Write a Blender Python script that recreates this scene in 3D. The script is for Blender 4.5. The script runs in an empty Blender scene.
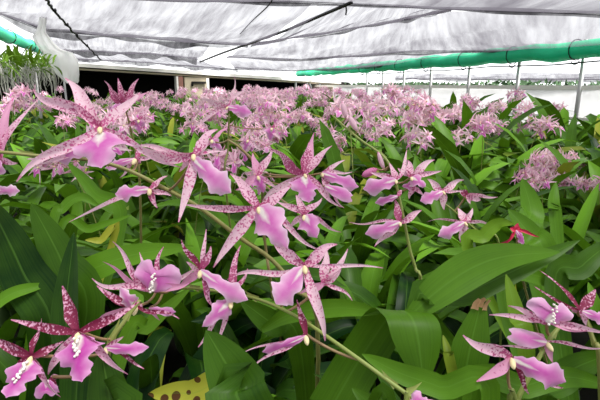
import bpy, math, random
from mathutils import Vector, Matrix
random.seed(7)
C = bpy.context.scene.collection
sc = bpy.context.scene
PI = math.pi

# ------------------------------------------------------------------ camera
FPX = 470.0
PITCH = math.radians(13.75)
CAM = Vector((0, 0, 0.75))
FW = Vector((0, math.cos(PITCH), -math.sin(PITCH)))
RT = Vector((1, 0, 0))
UP = Vector((0, math.sin(PITCH), math.cos(PITCH)))
cd = bpy.data.cameras.new('camera')
cd.sensor_width = 36
cd.lens = 36 * FPX / 600
cd.clip_start = 0.02
cam = bpy.data.objects.new('camera', cd)
C.objects.link(cam)
cam.location = CAM
cam.rotation_euler = (PI / 2 - PITCH, 0, 0)
sc.camera = cam


def ray(px, py):
    return FW + RT * ((px - 300) / FPX) + UP * ((200 - py) / FPX)


def P(px, py, d):
    """a point of the place, at distance d along the viewing axis"""
    return CAM + ray(px, py) * d


def at(px, py, Y):
    r = ray(px, py)
    return CAM + r * (Y / r.y)


def proj(v):
    q = v - CAM
    d = q.dot(FW)
    return 300 + FPX * q.dot(RT) / d, 200 - FPX * q.dot(UP) / d, d


# ------------------------------------------------------------------ objects
def setp(o, label=None, cat=None, group=None, kind=None):
    if label: o['label'] = label
    if cat: o['category'] = cat
    if group: o['group'] = group
    if kind: o['kind'] = kind
    return o


def thing(name, label, cat, loc=(0, 0, 0), rz=0, group=None):
    o = bpy.data.objects.new(name, None)
    C.objects.link(o)
    o.empty_display_size = 0.05
    o.location = loc
    o.rotation_euler = (0, 0, rz)
    return setp(o, label, cat, group)


class MB:
    """collects faces with uv and tint; build() links ONE mesh object"""
    def __init__(s):
        s.v, s.f, s.uv, s.t, s.m = [], [], [], [], []

    def add(s, vs, fs, uvs, tint=(0.5, 0, 0), mi=0):
        b = len(s.v)
        s.v.extend(vs)
        s.uv.extend(uvs)
        s.t.extend([tint] * len(vs))
        s.f.extend([tuple(b + i for i in f) for f in fs])
        s.m.extend([mi] * len(fs))

    def join(s, o, M, mi=0):
        b = len(s.v)
        s.v.extend([M @ Vector(q) for q in o.v])
        s.uv.extend(o.uv)
        s.t.extend(o.t)
        s.f.extend([tuple(b + i for i in f) for f in o.f])
        s.m.extend([m + mi for m in o.m])

    def mesh(s, name, mats, origin=None):
        me = bpy.data.meshes.new(name)
        vs = [tuple(Vector(q) - origin) for q in s.v] if origin is not None else [tuple(q) for q in s.v]
        me.from_pydata(vs, [], s.f)
        for m in (mats if isinstance(mats, (list, tuple)) else [mats]):
            me.materials.append(m)
        me.polygons.foreach_set('material_index', s.m)
        me.polygons.foreach_set('use_smooth', [True] * len(s.f))
        ul = me.uv_layers.new(name='UVMap')
        ca = me.color_attributes.new('tint', 'FLOAT_COLOR', 'POINT')
        lv = [0] * len(me.loops)
        me.loops.foreach_get('vertex_index', lv)
        buf = []
        for i in lv:
            buf.extend(s.uv[i])
        ul.data.foreach_set('uv', buf)
        buf = []
        for t in s.t:
            buf.extend((t[0], t[1], t[2], 1))
        ca.data.foreach_set('color', buf)
        me.update()
        return me


def link(name, me, parent=None, loc=None):
    o = bpy.data.objects.new(name, me)
    C.objects.link(o)
    if parent is not None: o.parent = parent
    if loc is not None: o.location = loc
    return o


# ------------------------------------------------------------------ shapes
def bez(pts, n):
    """smooth curve through pts (Catmull-Rom), n+1 samples"""
    pts = [Vector(p) for p in pts]
    if len(pts) == 2:
        return [pts[0].lerp(pts[1], i / n) for i in range(n + 1)]
    ext = [pts[0] * 2 - pts[1]] + pts + [pts[-1] * 2 - pts[-2]]
    k = len(pts) - 1
    out = []
    for i in range(n + 1):
        x = i / n * k
        j = min(int(x), k - 1)
        t = x - j
        p0, p1, p2, p3 = ext[j:j + 4]
        out.append(0.5 * ((2 * p1) + (p2 - p0) * t + (2 * p0 - 5 * p1 + 4 * p2 - p3) * t * t + (3 * p1 - p0 - 3 * p2 + p3) * t ** 3))
    return out


def quad(a, m, b, n):
    return [a * (1 - t) ** 2 + m * 2 * t * (1 - t) + b * t * t for t in (i / n for i in range(n + 1))]


def strip(mb, path, hw, hint, nc=4, cup=0.25, roll=0.0, tint=(0.5, 0, 0), mi=0, wave=0.0, ph=0.0, twist=0.0, wvec=None, notch=0.0):
    """a ribbon along path, half width hw(t), facing hint; cup raises the edges (share of half width)"""
    n = len(path) - 1
    vs, uvs, fs = [], [], []
    for i, p in enumerate(path):
        t = i / n
        tg = (path[min(i + 1, n)] - path[max(i - 1, 0)])
        if tg.length < 1e-9: tg = Vector((0, 0, 1))
        tg.normalize()
        h = hint(t) if callable(hint) else hint
        w = tg.cross(h) if wvec is None else wvec - tg * tg.dot(wvec)
        if w.length < 1e-4: w = tg.cross(Vector((0.3, 0.2, 1)))
        w.normalize()
        a = roll + twist * t
        if a: w = (Matrix.Rotation(a, 3, tg) @ w)
        nn = w.cross(tg)
        nn.normalize()
        k = hw(t)
        for j in range(nc + 1):
            u = j / nc * 2 - 1
            off = cup * k * (u * u)
            if wave: off += wave * k * abs(u) ** 2 * math.sin(ph + 9 * t + (2.1 if u > 0 else 0))
            if notch: vs.append(p + w * (k * u) + nn * off - tg * (notch * k * max(0, t - .55) / .45 * math.cos(min(1, abs(u) * 1.5) * PI / 2)))
            else: vs.append(p + w * (k * u) + nn * off)
            uvs.append((j / nc, t))
    for i in range(n):
        for j in range(nc):
            a = i * (nc + 1) + j
            fs.append((a, a + 1, a + nc + 2, a + nc + 1))
    mb.add(vs, fs, uvs, tint, mi)


def tube(mb, path, r0, r1=None, ns=6, tint=(0.5, 0, 0), mi=0, cap=True):
    r1 = r0 if r1 is None else r1
    n = len(path) - 1
    vs, uvs, fs = [], [], []
    ref = Vector((0.31, 0.17, 0.93))
    for i, p in enumerate(path):
        t = i / n
        tg = (path[min(i + 1, n)] - path[max(i - 1, 0)]).normalized()
        a = tg.cross(ref)
        if a.length < 0.05: a = tg.cross(Vector((1, 0, 0)))
        a.normalize()
        b = tg.cross(a)
        r = r0 + (r1 - r0) * t
        for j in range(ns):
            q = 2 * PI * j / ns
            vs.append(p + a * (r * math.cos(q)) + b * (r * math.sin(q)))
            uvs.append((j / ns, t))
    for i in range(n):
        for j in range(ns):
            k = (j + 1) % ns
            fs.append((i * ns + j, i * ns + k, (i + 1) * ns + k, (i + 1) * ns + j))
    if cap:
        fs.append(tuple(range(ns))[::-1])
        fs.append(tuple(n * ns + j for j in range(ns)))
    mb.add(vs, fs, uvs, tint, mi)


def blob(mb, c, ax, L, r, ns=8, nr=6, tint=(0.5, 0, 0), mi=0, prof=None):
    """a lathed bulb from c along ax, length L, radius r"""
    ax = Vector(ax).normalized()
    a = ax.cross(Vector((0.31, 0.17, 0.93)))
    if a.length < 0.05: a = ax.cross(Vector((1, 0, 0)))
    a.normalize()
    b = ax.cross(a)
    vs, uvs, fs = [], [], []
    for i in range(nr + 1):
        t = i / nr
        k = r * (prof(t) if prof else math.sqrt(max(0.0, math.sin(PI * (0.02 + 0.96 * t)))))
        for j in range(ns):
            q = 2 * PI * j / ns
            vs.append(c + ax * (L * t) + a * (k * math.cos(q)) + b * (k * math.sin(q)))
            uvs.append((j / ns, t))
    for i in range(nr):
        for j in range(ns):
            k = (j + 1) % ns
            fs.append((i * ns + j, i * ns + k, (i + 1) * ns + k, (i + 1) * ns + j))
    fs.append(tuple(range(ns))[::-1])
    fs.append(tuple(nr * ns + j for j in range(ns)))
    mb.add(vs, fs, uvs, tint, mi)


def box(mb, c, ex, ey, ez, tint=(0.5, 0, 0), mi=0):
    """box from centre and three half-axis vectors"""
    c, ex, ey, ez = Vector(c), Vector(ex), Vector(ey), Vector(ez)
    vs = [c + ex * sx + ey * sy + ez * sz for sx in (-1, 1) for sy in (-1, 1) for sz in (-1, 1)]
    for f in ((0, 1, 3, 2), (4, 6, 7, 5), (0, 4, 5, 1), (2, 3, 7, 6), (0, 2, 6, 4), (1, 5, 7, 3)):
        mb.add([vs[i] for i in f], [(0, 1, 2, 3)], [(0, 0), (1, 0), (1, 1), (0, 1)], tint, mi)


def bar(mb, a, b, w, h, tint=(0.5, 0, 0), mi=0):
    a, b = Vector(a), Vector(b)
    d = b - a
    x = d.normalized()
    s = x.cross(Vector((0, 0, 1)))
    if s.length < 0.01: s = Vector((1, 0, 0))
    s.normalize()
    z = s.cross(x)
    box(mb, (a + b) / 2, d / 2, s * (w / 2), z * (h / 2), tint, mi)


# ------------------------------------------------------------------ materials
class NT:
    def __init__(s, name):
        s.mat = bpy.data.materials.new(name)
        s.mat.use_nodes = True
        s.t = s.mat.node_tree
        s.t.nodes.clear()
        s.out = s.n('ShaderNodeOutputMaterial')

    def n(s, ty, **kw):
        x = s.t.nodes.new(ty)
        for k, v in kw.items():
            if k.startswith('i_'):
                key = k[2:].replace('_', ' ')
                x.inputs[key].default_value = v
            else:
                setattr(x, k, v)
        return x

    def l(s, a, b):
        s.t.links.new(a, b)

    def math(s, op, a, b=None, clamp=False):
        x = s.n('ShaderNodeMath', operation=op, use_clamp=clamp)
        for i, q in enumerate((a, b)):
            if q is None: continue
            if isinstance(q, (int, float)): x.inputs[i].default_value = q
            else: s.l(q, x.inputs[i])
        return x.outputs[0]

    def mix(s, f, a, b):
        x = s.n('ShaderNodeMix', data_type='RGBA')
        for q, k in ((f, 0), (a, 6), (b, 7)):
            if isinstance(q, (int, float)): x.inputs[k].default_value = q
            elif isinstance(q, tuple): x.inputs[k].default_value = (*q, 1)
            else: s.l(q, x.inputs[k])
        return x.outputs[2]

    def ramp(s, f, stops):
        x = s.n('ShaderNodeMapRange')
        s.l(f, x.inputs[0])
        x.inputs[1].default_value, x.inputs[2].default_value = stops
        return x.outputs[0]


def simple(name, col, rough=0.6, var=0.0, scale=20, spec=0.3, metal=0.0):
    m = NT(name)
    b = m.n('ShaderNodeBsdfPrincipled', i_Roughness=rough, i_Metallic=metal)
    b.inputs['Specular IOR Level'].default_value = spec
    if var:
        tc = m.n('ShaderNodeTexCoord')
        nz = m.n('ShaderNodeTexNoise', i_Scale=scale, i_Detail=5.0)
        m.l(tc.outputs['Object'], nz.inputs['Vector'])
        c = m.mix(nz.outputs[0], tuple(max(0, x * (1 - var)) for x in col), tuple(min(1, x * (1 + var)) for x in col))
        m.l(c, b.inputs['Base Color'])
    else:
        b.inputs['Base Color'].default_value = (*col, 1)
    m.l(b.outputs[0], m.out.inputs[0])
    return m.mat


def leaf_mat():
    m = NT('leaf')
    uv = m.n('ShaderNodeUVMap', uv_map='UVMap')
    sx = m.n('ShaderNodeSeparateXYZ')
    m.l(uv.outputs[0], sx.inputs[0])
    at_ = m.n('ShaderNodeAttribute', attribute_name='tint')
    sp = m.n('ShaderNodeSeparateColor')
    m.l(at_.outputs['Color'], sp.inputs[0])
    tc = m.n('ShaderNodeTexCoord')
    nz = m.n('ShaderNodeTexNoise', i_Scale=14.0, i_Detail=3.0)
    m.l(tc.outputs['Object'], nz.inputs['Vector'])
    # parallel veins
    vn = m.n('ShaderNodeCombineXYZ')
    m.l(m.math('MULTIPLY', sx.outputs[0], 26.0), vn.inputs[0])
    m.l(m.math('MULTIPLY', sx.outputs[1], 1.2), vn.inputs[1])
    vz = m.n('ShaderNodeTexNoise', i_Scale=1.0, i_Detail=2.0)
    m.l(vn.outputs[0], vz.inputs['Vector'])
    vein = m.math('MULTIPLY', m.math('SUBTRACT', vz.outputs[0], 0.5), 0.35)
    f = m.math('ADD', m.math('ADD', sp.outputs[0], vein), m.math('MULTIPLY', m.math('SUBTRACT', nz.outputs[0], 0.5), 0.5), True)
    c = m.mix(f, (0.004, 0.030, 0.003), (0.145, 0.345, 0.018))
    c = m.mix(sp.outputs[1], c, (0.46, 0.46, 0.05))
    # brown spots, only on yellowed leaves (blue channel)
    vo = m.n('ShaderNodeTexVoronoi', i_Scale=75.0)
    m.l(tc.outputs['Object'], vo.inputs['Vector'])
    spot = m.math('MULTIPLY', m.math('LESS_THAN', vo.outputs['Distance'], 0.33), sp.outputs[2])
    c = m.mix(spot, c, (0.09, 0.035, 0.012))
    mid = m.math('LESS_THAN', m.math('ABSOLUTE', m.math('SUBTRACT', sx.outputs[0], 0.5)), 0.02)
    c = m.mix(m.math('MULTIPLY', mid, 0.25), c, (0.16, 0.36, 0.05))
    b = m.n('ShaderNodeBsdfPrincipled', i_Roughness=0.42)
    b.inputs['Specular IOR Level'].default_value = 0.16
    m.l(c, b.inputs['Base Color'])
    tr = m.n('ShaderNodeBsdfTranslucent')
    m.l(m.mix(0.25, c, (0.22, 0.45, 0.01)), tr.inputs[0])
    mx = m.n('ShaderNodeMixShader')
    mx.inputs[0].default_value = 0.2
    m.l(b.outputs[0], mx.inputs[1])
    m.l(tr.outputs[0], mx.inputs[2])
    m.l(mx.outputs[0], m.out.inputs[0])
    return m.mat


def petal_mat():
    """pale pink, mottled wine red towards the base and the middle; tint r = how much mottling, g = pinker, b = how dark the marks are"""
    m = NT('petal')
    uv = m.n('ShaderNodeUVMap', uv_map='UVMap')
    sx = m.n('ShaderNodeSeparateXYZ')
    m.l(uv.outputs[0], sx.inputs[0])
    at_ = m.n('ShaderNodeAttribute', attribute_name='tint')
    sp = m.n('ShaderNodeSeparateColor')
    m.l(at_.outputs['Color'], sp.inputs[0])
    tc = m.n('ShaderNodeTexCoord')
    nz = m.n('ShaderNodeTexNoise', i_Scale=430.0, i_Detail=1.5)
    m.l(tc.outputs['Object'], nz.inputs['Vector'])
    base = m.mix(sp.outputs[1], (0.93, 0.67, 0.76), (0.80, 0.28, 0.54))
    v = sx.outputs[1]
    base = m.mix(m.math('MULTIPLY', m.math('GREATER_THAN', v, 0.93), 0.55), base, (0.62, 0.10, 0.30))
    # density of the marks: high near the base, none at the tip
    dens = m.math('SUBTRACT', m.math('ADD', m.math('MULTIPLY', sp.outputs[0], 0.36), 0.34), m.math('MULTIPLY', v, 0.30))
    mark = m.math('MULTIPLY', m.math('SUBTRACT', dens, nz.outputs[0]), 8.0, True)
    mark = m.math('ADD', mark, 0.0, True)
    darkc = m.mix(sp.outputs[2], (0.64, 0.13, 0.33), (0.25, 0.022, 0.07))
    c = m.mix(mark, base, darkc)
    b = m.n('ShaderNodeBsdfPrincipled', i_Roughness=0.5)
    b.inputs['Specular IOR Level'].default_value = 0.25
    m.l(c, b.inputs['Base Color'])
    tr = m.n('ShaderNodeBsdfTranslucent')
    m.l(c, tr.inputs[0])
    mx = m.n('ShaderNodeMixShader')
    mx.inputs[0].default_value = 0.3
    m.l(b.outputs[0], mx.inputs[1])
    m.l(tr.outputs[0], mx.inputs[2])
    m.l(mx.outputs[0], m.out.inputs[0])
    return m.mat


def lip_mat():
    """magenta pink, paler towards the edge, white crest near the base; tint r = depth of the pink"""
    m = NT('lip')
    uv = m.n('ShaderNodeUVMap', uv_map='UVMap')
    sx = m.n('ShaderNodeSeparateXYZ')
    m.l(uv.outputs[0], sx.inputs[0])
    at_ = m.n('ShaderNodeAttribute', attribute_name='tint')
    sp = m.n('ShaderNodeSeparateColor')
    m.l(at_.outputs['Color'], sp.inputs[0])
    tc = m.n('ShaderNodeTexCoord')
    nz = m.n('ShaderNodeTexNoise', i_Scale=160.0, i_Detail=2.0)
    m.l(tc.outputs['Object'], nz.inputs['Vector'])
    u = m.math('MULTIPLY', m.math('ABSOLUTE', m.math('SUBTRACT', sx.outputs[0], 0.5)), 2.0)
    v = sx.outputs[1]
    e = m.math('ADD', m.math('POWER', u, 1.9), m.math('MULTIPLY', m.math('POWER', v, 3.0), 0.45))
    e = m.math('ADD', e, m.math('MULTIPLY', m.math('SUBTRACT', nz.outputs[0], 0.5), 0.4), True)
    deep = m.mix(sp.outputs[0], (0.76, 0.21, 0.58), (0.58, 0.045, 0.42))
    pale = m.mix(sp.outputs[0], (0.94, 0.74, 0.86), (0.84, 0.40, 0.72))
    c = m.mix(e, deep, pale)
    w = m.math('ADD', u, m.math('MULTIPLY', v, 1.1))
    w = m.math('ADD', w, m.math('MULTIPLY', nz.outputs[0], 0.25))
    white = m.ramp(w, (0.66, 0.40))
    c = m.mix(white, c, (0.92, 0.86, 0.82))
    b = m.n('ShaderNodeBsdfPrincipled', i_Roughness=0.5)
    b.inputs['Specular IOR Level'].default_value = 0.25
    m.l(c, b.inputs['Base Color'])
    tr = m.n('ShaderNodeBsdfTranslucent')
    m.l(c, tr.inputs[0])
    mx = m.n('ShaderNodeMixShader')
    mx.inputs[0].default_value = 0.3
    m.l(b.outputs[0], mx.inputs[1])
    m.l(tr.outputs[0], mx.inputs[2])
    m.l(mx.outputs[0], m.out.inputs[0])
    return m.mat


def stem_mat():
    m = NT('stem')
    at_ = m.n('ShaderNodeAttribute', attribute_name='tint')
    sp = m.n('ShaderNodeSeparateColor')
    m.l(at_.outputs['Color'], sp.inputs[0])
    tc = m.n('ShaderNodeTexCoord')
    nz = m.n('ShaderNodeTexNoise', i_Scale=60.0, i_Detail=3.0)
    m.l(tc.outputs['Object'], nz.inputs['Vector'])
    c = m.mix(sp.outputs[0], (0.24, 0.36, 0.06), (0.36, 0.12, 0.11))
    c = m.mix(m.math('MULTIPLY', nz.outputs[0], 0.5), c, (0.24, 0.26, 0.08))
    b = m.n('ShaderNodeBsdfPrincipled', i_Roughness=0.45)
    m.l(c, b.inputs['Base Color'])
    m.l(b.outputs[0], m.out.inputs[0])
    return m.mat


def net_mat(name, base_op, var, col):
    """knitted shade cloth: threads with gaps between them, uneven density, drawn wrinkles"""
    m = NT(name)
    uv = m.n('ShaderNodeUVMap', uv_map='UVMap')
    mp = m.n('ShaderNodeMapping')
    m.l(uv.outputs[0], mp.inputs[0])
    mp.inputs['Scale'].default_value = (46, 3.0, 1)
    mp.inputs['Rotation'].default_value = (0, 0, 0.25)
    n1 = m.n('ShaderNodeTexNoise', i_Scale=1.0, i_Detail=6.0, i_Roughness=0.62)
    m.l(mp.outputs[0], n1.inputs['Vector'])
    mp2 = m.n('ShaderNodeMapping')
    m.l(uv.outputs[0], mp2.inputs[0])
    mp2.inputs['Scale'].default_value = (7, 2.2, 1)
    n2 = m.n('ShaderNodeTexNoise', i_Scale=1.0, i_Detail=3.0)
    m.l(mp2.outputs[0], n2.inputs['Vector'])
    f = m.math('ADD', m.math('MULTIPLY', m.math('SUBTRACT', n1.outputs[0], 0.5), 1.2), m.math('MULTIPLY', m.math('SUBTRACT', n2.outputs[0], 0.5), 1.6))
    at_ = m.n('ShaderNodeAttribute', attribute_name='tint')
    sp = m.n('ShaderNodeSeparateColor')
    m.l(at_.outputs['Color'], sp.inputs[0])
    g = m.math('MULTIPLY', m.math('POWER', sp.outputs[0], 2.6), 0.22)  # denser towards the far edge, painting in the dark of each sagging bay
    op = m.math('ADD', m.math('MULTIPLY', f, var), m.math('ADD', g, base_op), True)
    d = m.n('ShaderNodeBsdfDiffuse')
    d.inputs[0].default_value = (*col, 1)
    tr = m.n('ShaderNodeBsdfTranslucent')
    tr.inputs[0].default_value = (*col, 1)
    fab = m.n('ShaderNodeMixShader')
    fab.inputs[0].default_value = 0.5
    m.l(d.outputs[0], fab.inputs[1])
    m.l(tr.outputs[0], fab.inputs[2])
    tp = m.n('ShaderNodeBsdfTransparent')
    mx = m.n('ShaderNodeMixShader')
    m.l(op, mx.inputs[0])
    m.l(tp.outputs[0], mx.inputs[1])
    m.l(fab.outputs[0], mx.inputs[2])
    m.l(mx.outputs[0], m.out.inputs[0])
    return m.mat


def film_mat(name, col, trans=0.35):
    m = NT(name)
    tc = m.n('ShaderNodeTexCoord')
    nz = m.n('ShaderNodeTexNoise', i_Scale=1.6, i_Detail=4.0)
    m.l(tc.outputs['Object'], nz.inputs['Vector'])
    c = m.mix(m.math('MULTIPLY', nz.outputs[0], 0.35), col, tuple(x * 0.85 for x in col))
    d = m.n('ShaderNodeBsdfDiffuse')
    t = m.n('ShaderNodeBsdfTranslucent')
    m.l(c, d.inputs[0])
    m.l(c, t.inputs[0])
    a = m.n('ShaderNodeMixShader')
    a.inputs[0].default_value = 0.6
    m.l(d.outputs[0], a.inputs[1])
    m.l(t.outputs[0], a.inputs[2])
    tp = m.n('ShaderNodeBsdfTransparent')
    mx = m.n('ShaderNodeMixShader')
    mx.inputs[0].default_value = 1 - trans
    m.l(tp.outputs[0], mx.inputs[1])
    m.l(a.outputs[0], mx.inputs[2])
    m.l(mx.outputs[0], m.out.inputs[0])
    return m.mat


LEAF, PETAL, LIP, STEM = leaf_mat(), petal_mat(), lip_mat(), stem_mat()
CREAM = simple('column_cream', (0.85, 0.74, 0.42), 0.5, 0.15, 200)
CREST = simple('crest_white', (0.92, 0.88, 0.80), 0.5, 0.06, 200)
CRIMSON = simple('crimson_petal', (0.66, 0.035, 0.10), 0.5, 0.25, 300)
BULB = simple('pseudobulb', (0.10, 0.19, 0.05), 0.5, 0.3, 40)
DRY = simple('dry_leaf', (0.52, 0.33, 0.16), 0.8, 0.35, 90)
ROOT = simple('aerial_root', (0.56, 0.56, 0.50), 0.8, 0.25, 60)
SOIL = simple('soil', (0.018, 0.015, 0.011), 0.95, 0.5, 30)
WHITE = simple('white_paint', (0.86, 0.84, 0.78), 0.5, 0.06, 6)
GREYM = simple('grey_steel', (0.42, 0.42, 0.42), 0.45, 0.15, 12, 0.5, 0.3)
BLACK = simple('black_plastic', (0.012, 0.012, 0.014), 0.5)
WOOD = simple('pale_board', (0.50, 0.43, 0.31), 0.7, 0.2, 5)
RUST = simple('red_brown_post', (0.27, 0.13, 0.10), 0.7, 0.25, 14)
DARK = simple('near_black', (0.012, 0.011, 0.009), 0.9, 0.4, 5)
ROLLG = simple('green_net_roll', (0.012, 0.60, 0.29), 0.55, 0.2, 9)
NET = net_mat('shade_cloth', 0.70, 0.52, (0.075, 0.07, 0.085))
HEM = net_mat('shade_cloth_dense', 0.74, 0.42, (0.07, 0.066, 0.08))  # denser cloth; on the nets it paints in their dark lower bands
FILM = film_mat('white_film', (0.72, 0.72, 0.72), 0.06)
SHEET = film_mat('white_sheet', (0.98, 0.98, 0.98), 0.22)
HEDGE = simple('outside_leaves', (0.035, 0.075, 0.03), 0.8, 0.5, 8)

# ------------------------------------------------------------------ profiles
def prof_leaf(w):
    return lambda t: w * 0.5 * min(1.0, 0.34 + 1.9 * t) * (max(0.0, 1 - max(0.0, (t - 0.55) / 0.45) ** 2.1)) ** 0.8 + 0.0004


def prof_petal(w):
    return lambda t: w * 0.5 * (0.40 + 1.7 * t if t < 0.34 else 0.978 - 0.93 * ((t - 0.34) / 0.66) ** 1.25) + 0.0002


def lerp_tab(tab, t):
    for (a, x), (b, y) in zip(tab, tab[1:]):
        if t <= b:
            k = (t - a) / (b - a)
            k = k * k * (3 - 2 * k)
            return x + (y - x) * k
    return tab[-1][1]


LIP_FIDDLE = [(0, .2), (.08, .62), (.24, 1.0), (.40, .95), (.54, .50), (.68, .54), (.84, .40), (1, .02)]
LIP_ROUND = [(0, .26), (.12, .55), (.4, .95), (.68, 1.0), (.9, .84), (1, .56)]
LIP_SKIRT = [(0, .25), (.15, .5), (.32, .74), (.5, .62), (.7, 1.0), (.84, .78), (.94, .3), (1, .02)]
LIPS = {'f': LIP_FIDDLE, 'r': LIP_ROUND, 's': LIP_SKIRT}


def prof_lip(w, kind):
    a, b = random.uniform(0, 6), random.uniform(20, 34)
    q = .0 if kind == 'r' else .09
    return lambda t: w * 0.5 * (1 if kind == 'r' else .93) * lerp_tab(LIPS[kind], t) * (1 + q * math.sin(a + b * t))


# ------------------------------------------------------------------ foliage
def leaf(mb, pts, w, hint=None, tint=(0.5, 0, 0), n=12, nc=4, keel=0.28, roll=0.0, twist=0.0, prof=None, wvec=None):
    path = bez(pts, n)
    strip(mb, path, (prof or prof_leaf)(w), hint if hint is not None else Vector((0, 0, 1)), nc, keel, roll, tint, 0, 0.05, w * 300, twist, wvec)


def rnd_leaf_pts(r, base, az, L, elev, droop):
    """an arching strap leaf: start elevation elev, turning down by droop along its length"""
    pts = [base]
    p = Vector(base)
    k = 7
    d_az = r.uniform(-0.35, 0.35)
    for i in range(k):
        t = i / k
        e = elev - droop * t ** 1.6
        a = az + d_az * t
        p = p + Vector((math.cos(a) * math.cos(e), math.sin(a) * math.cos(e), math.sin(e))) * (L / k)
        pts.append(p.copy())
    return pts


def foliage_mesh(seed, n_leaves, n=10, nc=4, spread=0.05, Lr=(0.32, 0.54), wr=(0.040, 0.066), tm=0.48):
    r = random.Random(seed)
    mb = MB()
    for i in range(n_leaves):
        az = 2 * PI * (i * 0.381 + r.uniform(-0.08, 0.08))
        b = Vector((math.cos(az) * r.uniform(0.01, spread), math.sin(az) * r.uniform(0.01, spread), 0.05 + r.uniform(0, 0.06)))
        L = r.uniform(*Lr)
        elev = math.radians(r.uniform(52, 84))
        droop = math.radians(r.uniform(45, 150))
        pts = rnd_leaf_pts(r, b, az + r.uniform(-0.3, 0.3), L, elev, droop)
        yel = 0.0 if r.random() > 0.02 else r.uniform(0.2, 0.6)
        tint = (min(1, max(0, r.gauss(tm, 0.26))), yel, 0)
        hint = lambda t, a=az, e=elev, q=droop: Vector((-math.cos(a) * math.sin(e - q * t ** 1.6), -math.sin(a) * math.sin(e - q * t ** 1.6), math.cos(e - q * t ** 1.6)))
        leaf(mb, pts, r.uniform(*wr), hint, tint, n, nc, 0.3, r.uniform(-0.4, 0.4), r.uniform(-0.5, 0.5))
    return mb


def bulb_mb(seed):
    r = random.Random(seed)
    mb = MB()
    for i in range(3):
        a = r.uniform(0, 2 * PI)
        c = Vector((math.cos(a) * 0.03, math.sin(a) * 0.03, -0.004))
        blob(mb, c, (r.uniform(-.2, .2), r.uniform(-.2, .2), 1), 0.11, 0.022, 8, 6)
    return mb


# ------------------------------------------------------------------ the generic flower, facing -Y, span about 11 cm
def flower_parts(seed, lod=0):
    r = random.Random(seed)
    n, nc = ((8, 4), (6, 2), (4, 2))[lod]
    pet, lip, col = MB(), MB(), MB()
    mott = r.choice((.25, .35, .45, .6, .8))
    pk = r.choice((0, 0, .1, .3, .6))
    dk = r.uniform(0.0, 0.45)
    back = Vector((0, 1, 0))
    z0 = Vector((0, 0, 0))
    for ang, L, w in ((90, .052, .014), (90 + 62, .052, .013), (90 - 62, .052, .013), (90 + 128, .058, .013), (90 - 128, .058, .013)):
        a = math.radians(ang + r.uniform(-12, 12))
        L *= r.uniform(0.85, 1.2)
        d = Vector((math.cos(a), 0, math.sin(a)))
        s = Vector((-d.z, 0, d.x))
        fwd = r.uniform(-0.02, 0.02)
        tip = d * L + s * r.uniform(-.012, .012) + Vector((0, fwd + 0.004, 0))
        mid = d * (L * .5) + s * r.uniform(-.008, .008) + Vector((0, -0.006, 0))
        strip(pet, quad(z0, mid, tip, n), prof_petal(w * r.uniform(.85, 1.2)), -back, nc, 0.2, r.uniform(-.5, .5), (mott, pk, dk), 0, 0.1, r.random() * 6)
    blob(pet, Vector((0, 0.002, 0)), (0, 1, -0.2), 0.022, 0.0022, 5, 2, (0.5, 0.5, 0.5), 0)
    d = Vector((r.uniform(-.25, .25), -0.45, -1)).normalized()
    L = r.uniform(.036, .048)
    base = Vector((0, -0.004, -0.003))
    strip(lip, quad(base, base + d * (L * .5) + Vector((0, -0.008, 0)), base + d * L + Vector((0, 0.004, -.003)), n + 2), prof_lip(r.uniform(.030, .038), r.choice('ffs')),
          -back + Vector((0, 0, .45)), max(nc, 4) if lod < 2 else 2, -0.22, 0, (r.choice((.1, .3, .5, .8, 1)), 0, 0), 0, 0.16, r.random() * 6)
    if lod < 2:
        blob(col, Vector((0, -0.001, 0.001)), (0, -1, -0.15), 0.011, 0.0036, 6, 4)
    return pet, lip, col


HI = []   # (petals mesh, lip mesh, column mesh)
for s in range(7):
    p_, l_, c_ = flower_parts(100 + s, 0)
    HI.append((p_.mesh('flower', PETAL), l_.mesh('lip', LIP), c_.mesh('column', CREAM)))
MID = []
LOWMB = []
for s in range(7):
    p_, l_, c_ = flower_parts(200 + s, 1)
    a = MB(); a.join(p_, Matrix()); a.join(l_, Matrix(), 1); a.join(c_, Matrix(), 2)
    MID.append(a.mesh('flower', [PETAL, LIP, CREAM]))
    p_, l_, c_ = flower_parts(200 + s, 2)
    a = MB(); a.join(p_, Matrix()); a.join(l_, Matrix(), 1)
    LOWMB.append(a)
FOL = [foliage_mesh(300 + s, 13, 10, 4).mesh('foliage', LEAF) for s in range(8)]
FOLDARK = [foliage_mesh(320 + s, 9, 10, 4, tm=.14).mesh('foliage', LEAF) for s in range(5)]  # near fill leaves, darkened to paint in the deep shade between plants
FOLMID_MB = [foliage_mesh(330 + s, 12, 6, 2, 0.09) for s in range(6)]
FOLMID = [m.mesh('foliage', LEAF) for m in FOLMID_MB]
BULBM = [bulb_mb(350 + s).mesh('pseudobulb', BULB) for s in range(3)]


def spray_path(r, H, lean):
    az = r.uniform(0, 2 * PI)
    d = Vector((math.cos(az), math.sin(az), 0))
    return bez([Vector((0, 0, 0.06)), d * (lean * .25) + Vector((0, 0, H * .5)), d * (lean * .6) + Vector((0, 0, H * .85)), d * lean + Vector((0, 0, H)), d * (lean * 1.45) + Vector((0, 0, H * .98))], 16)


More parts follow.
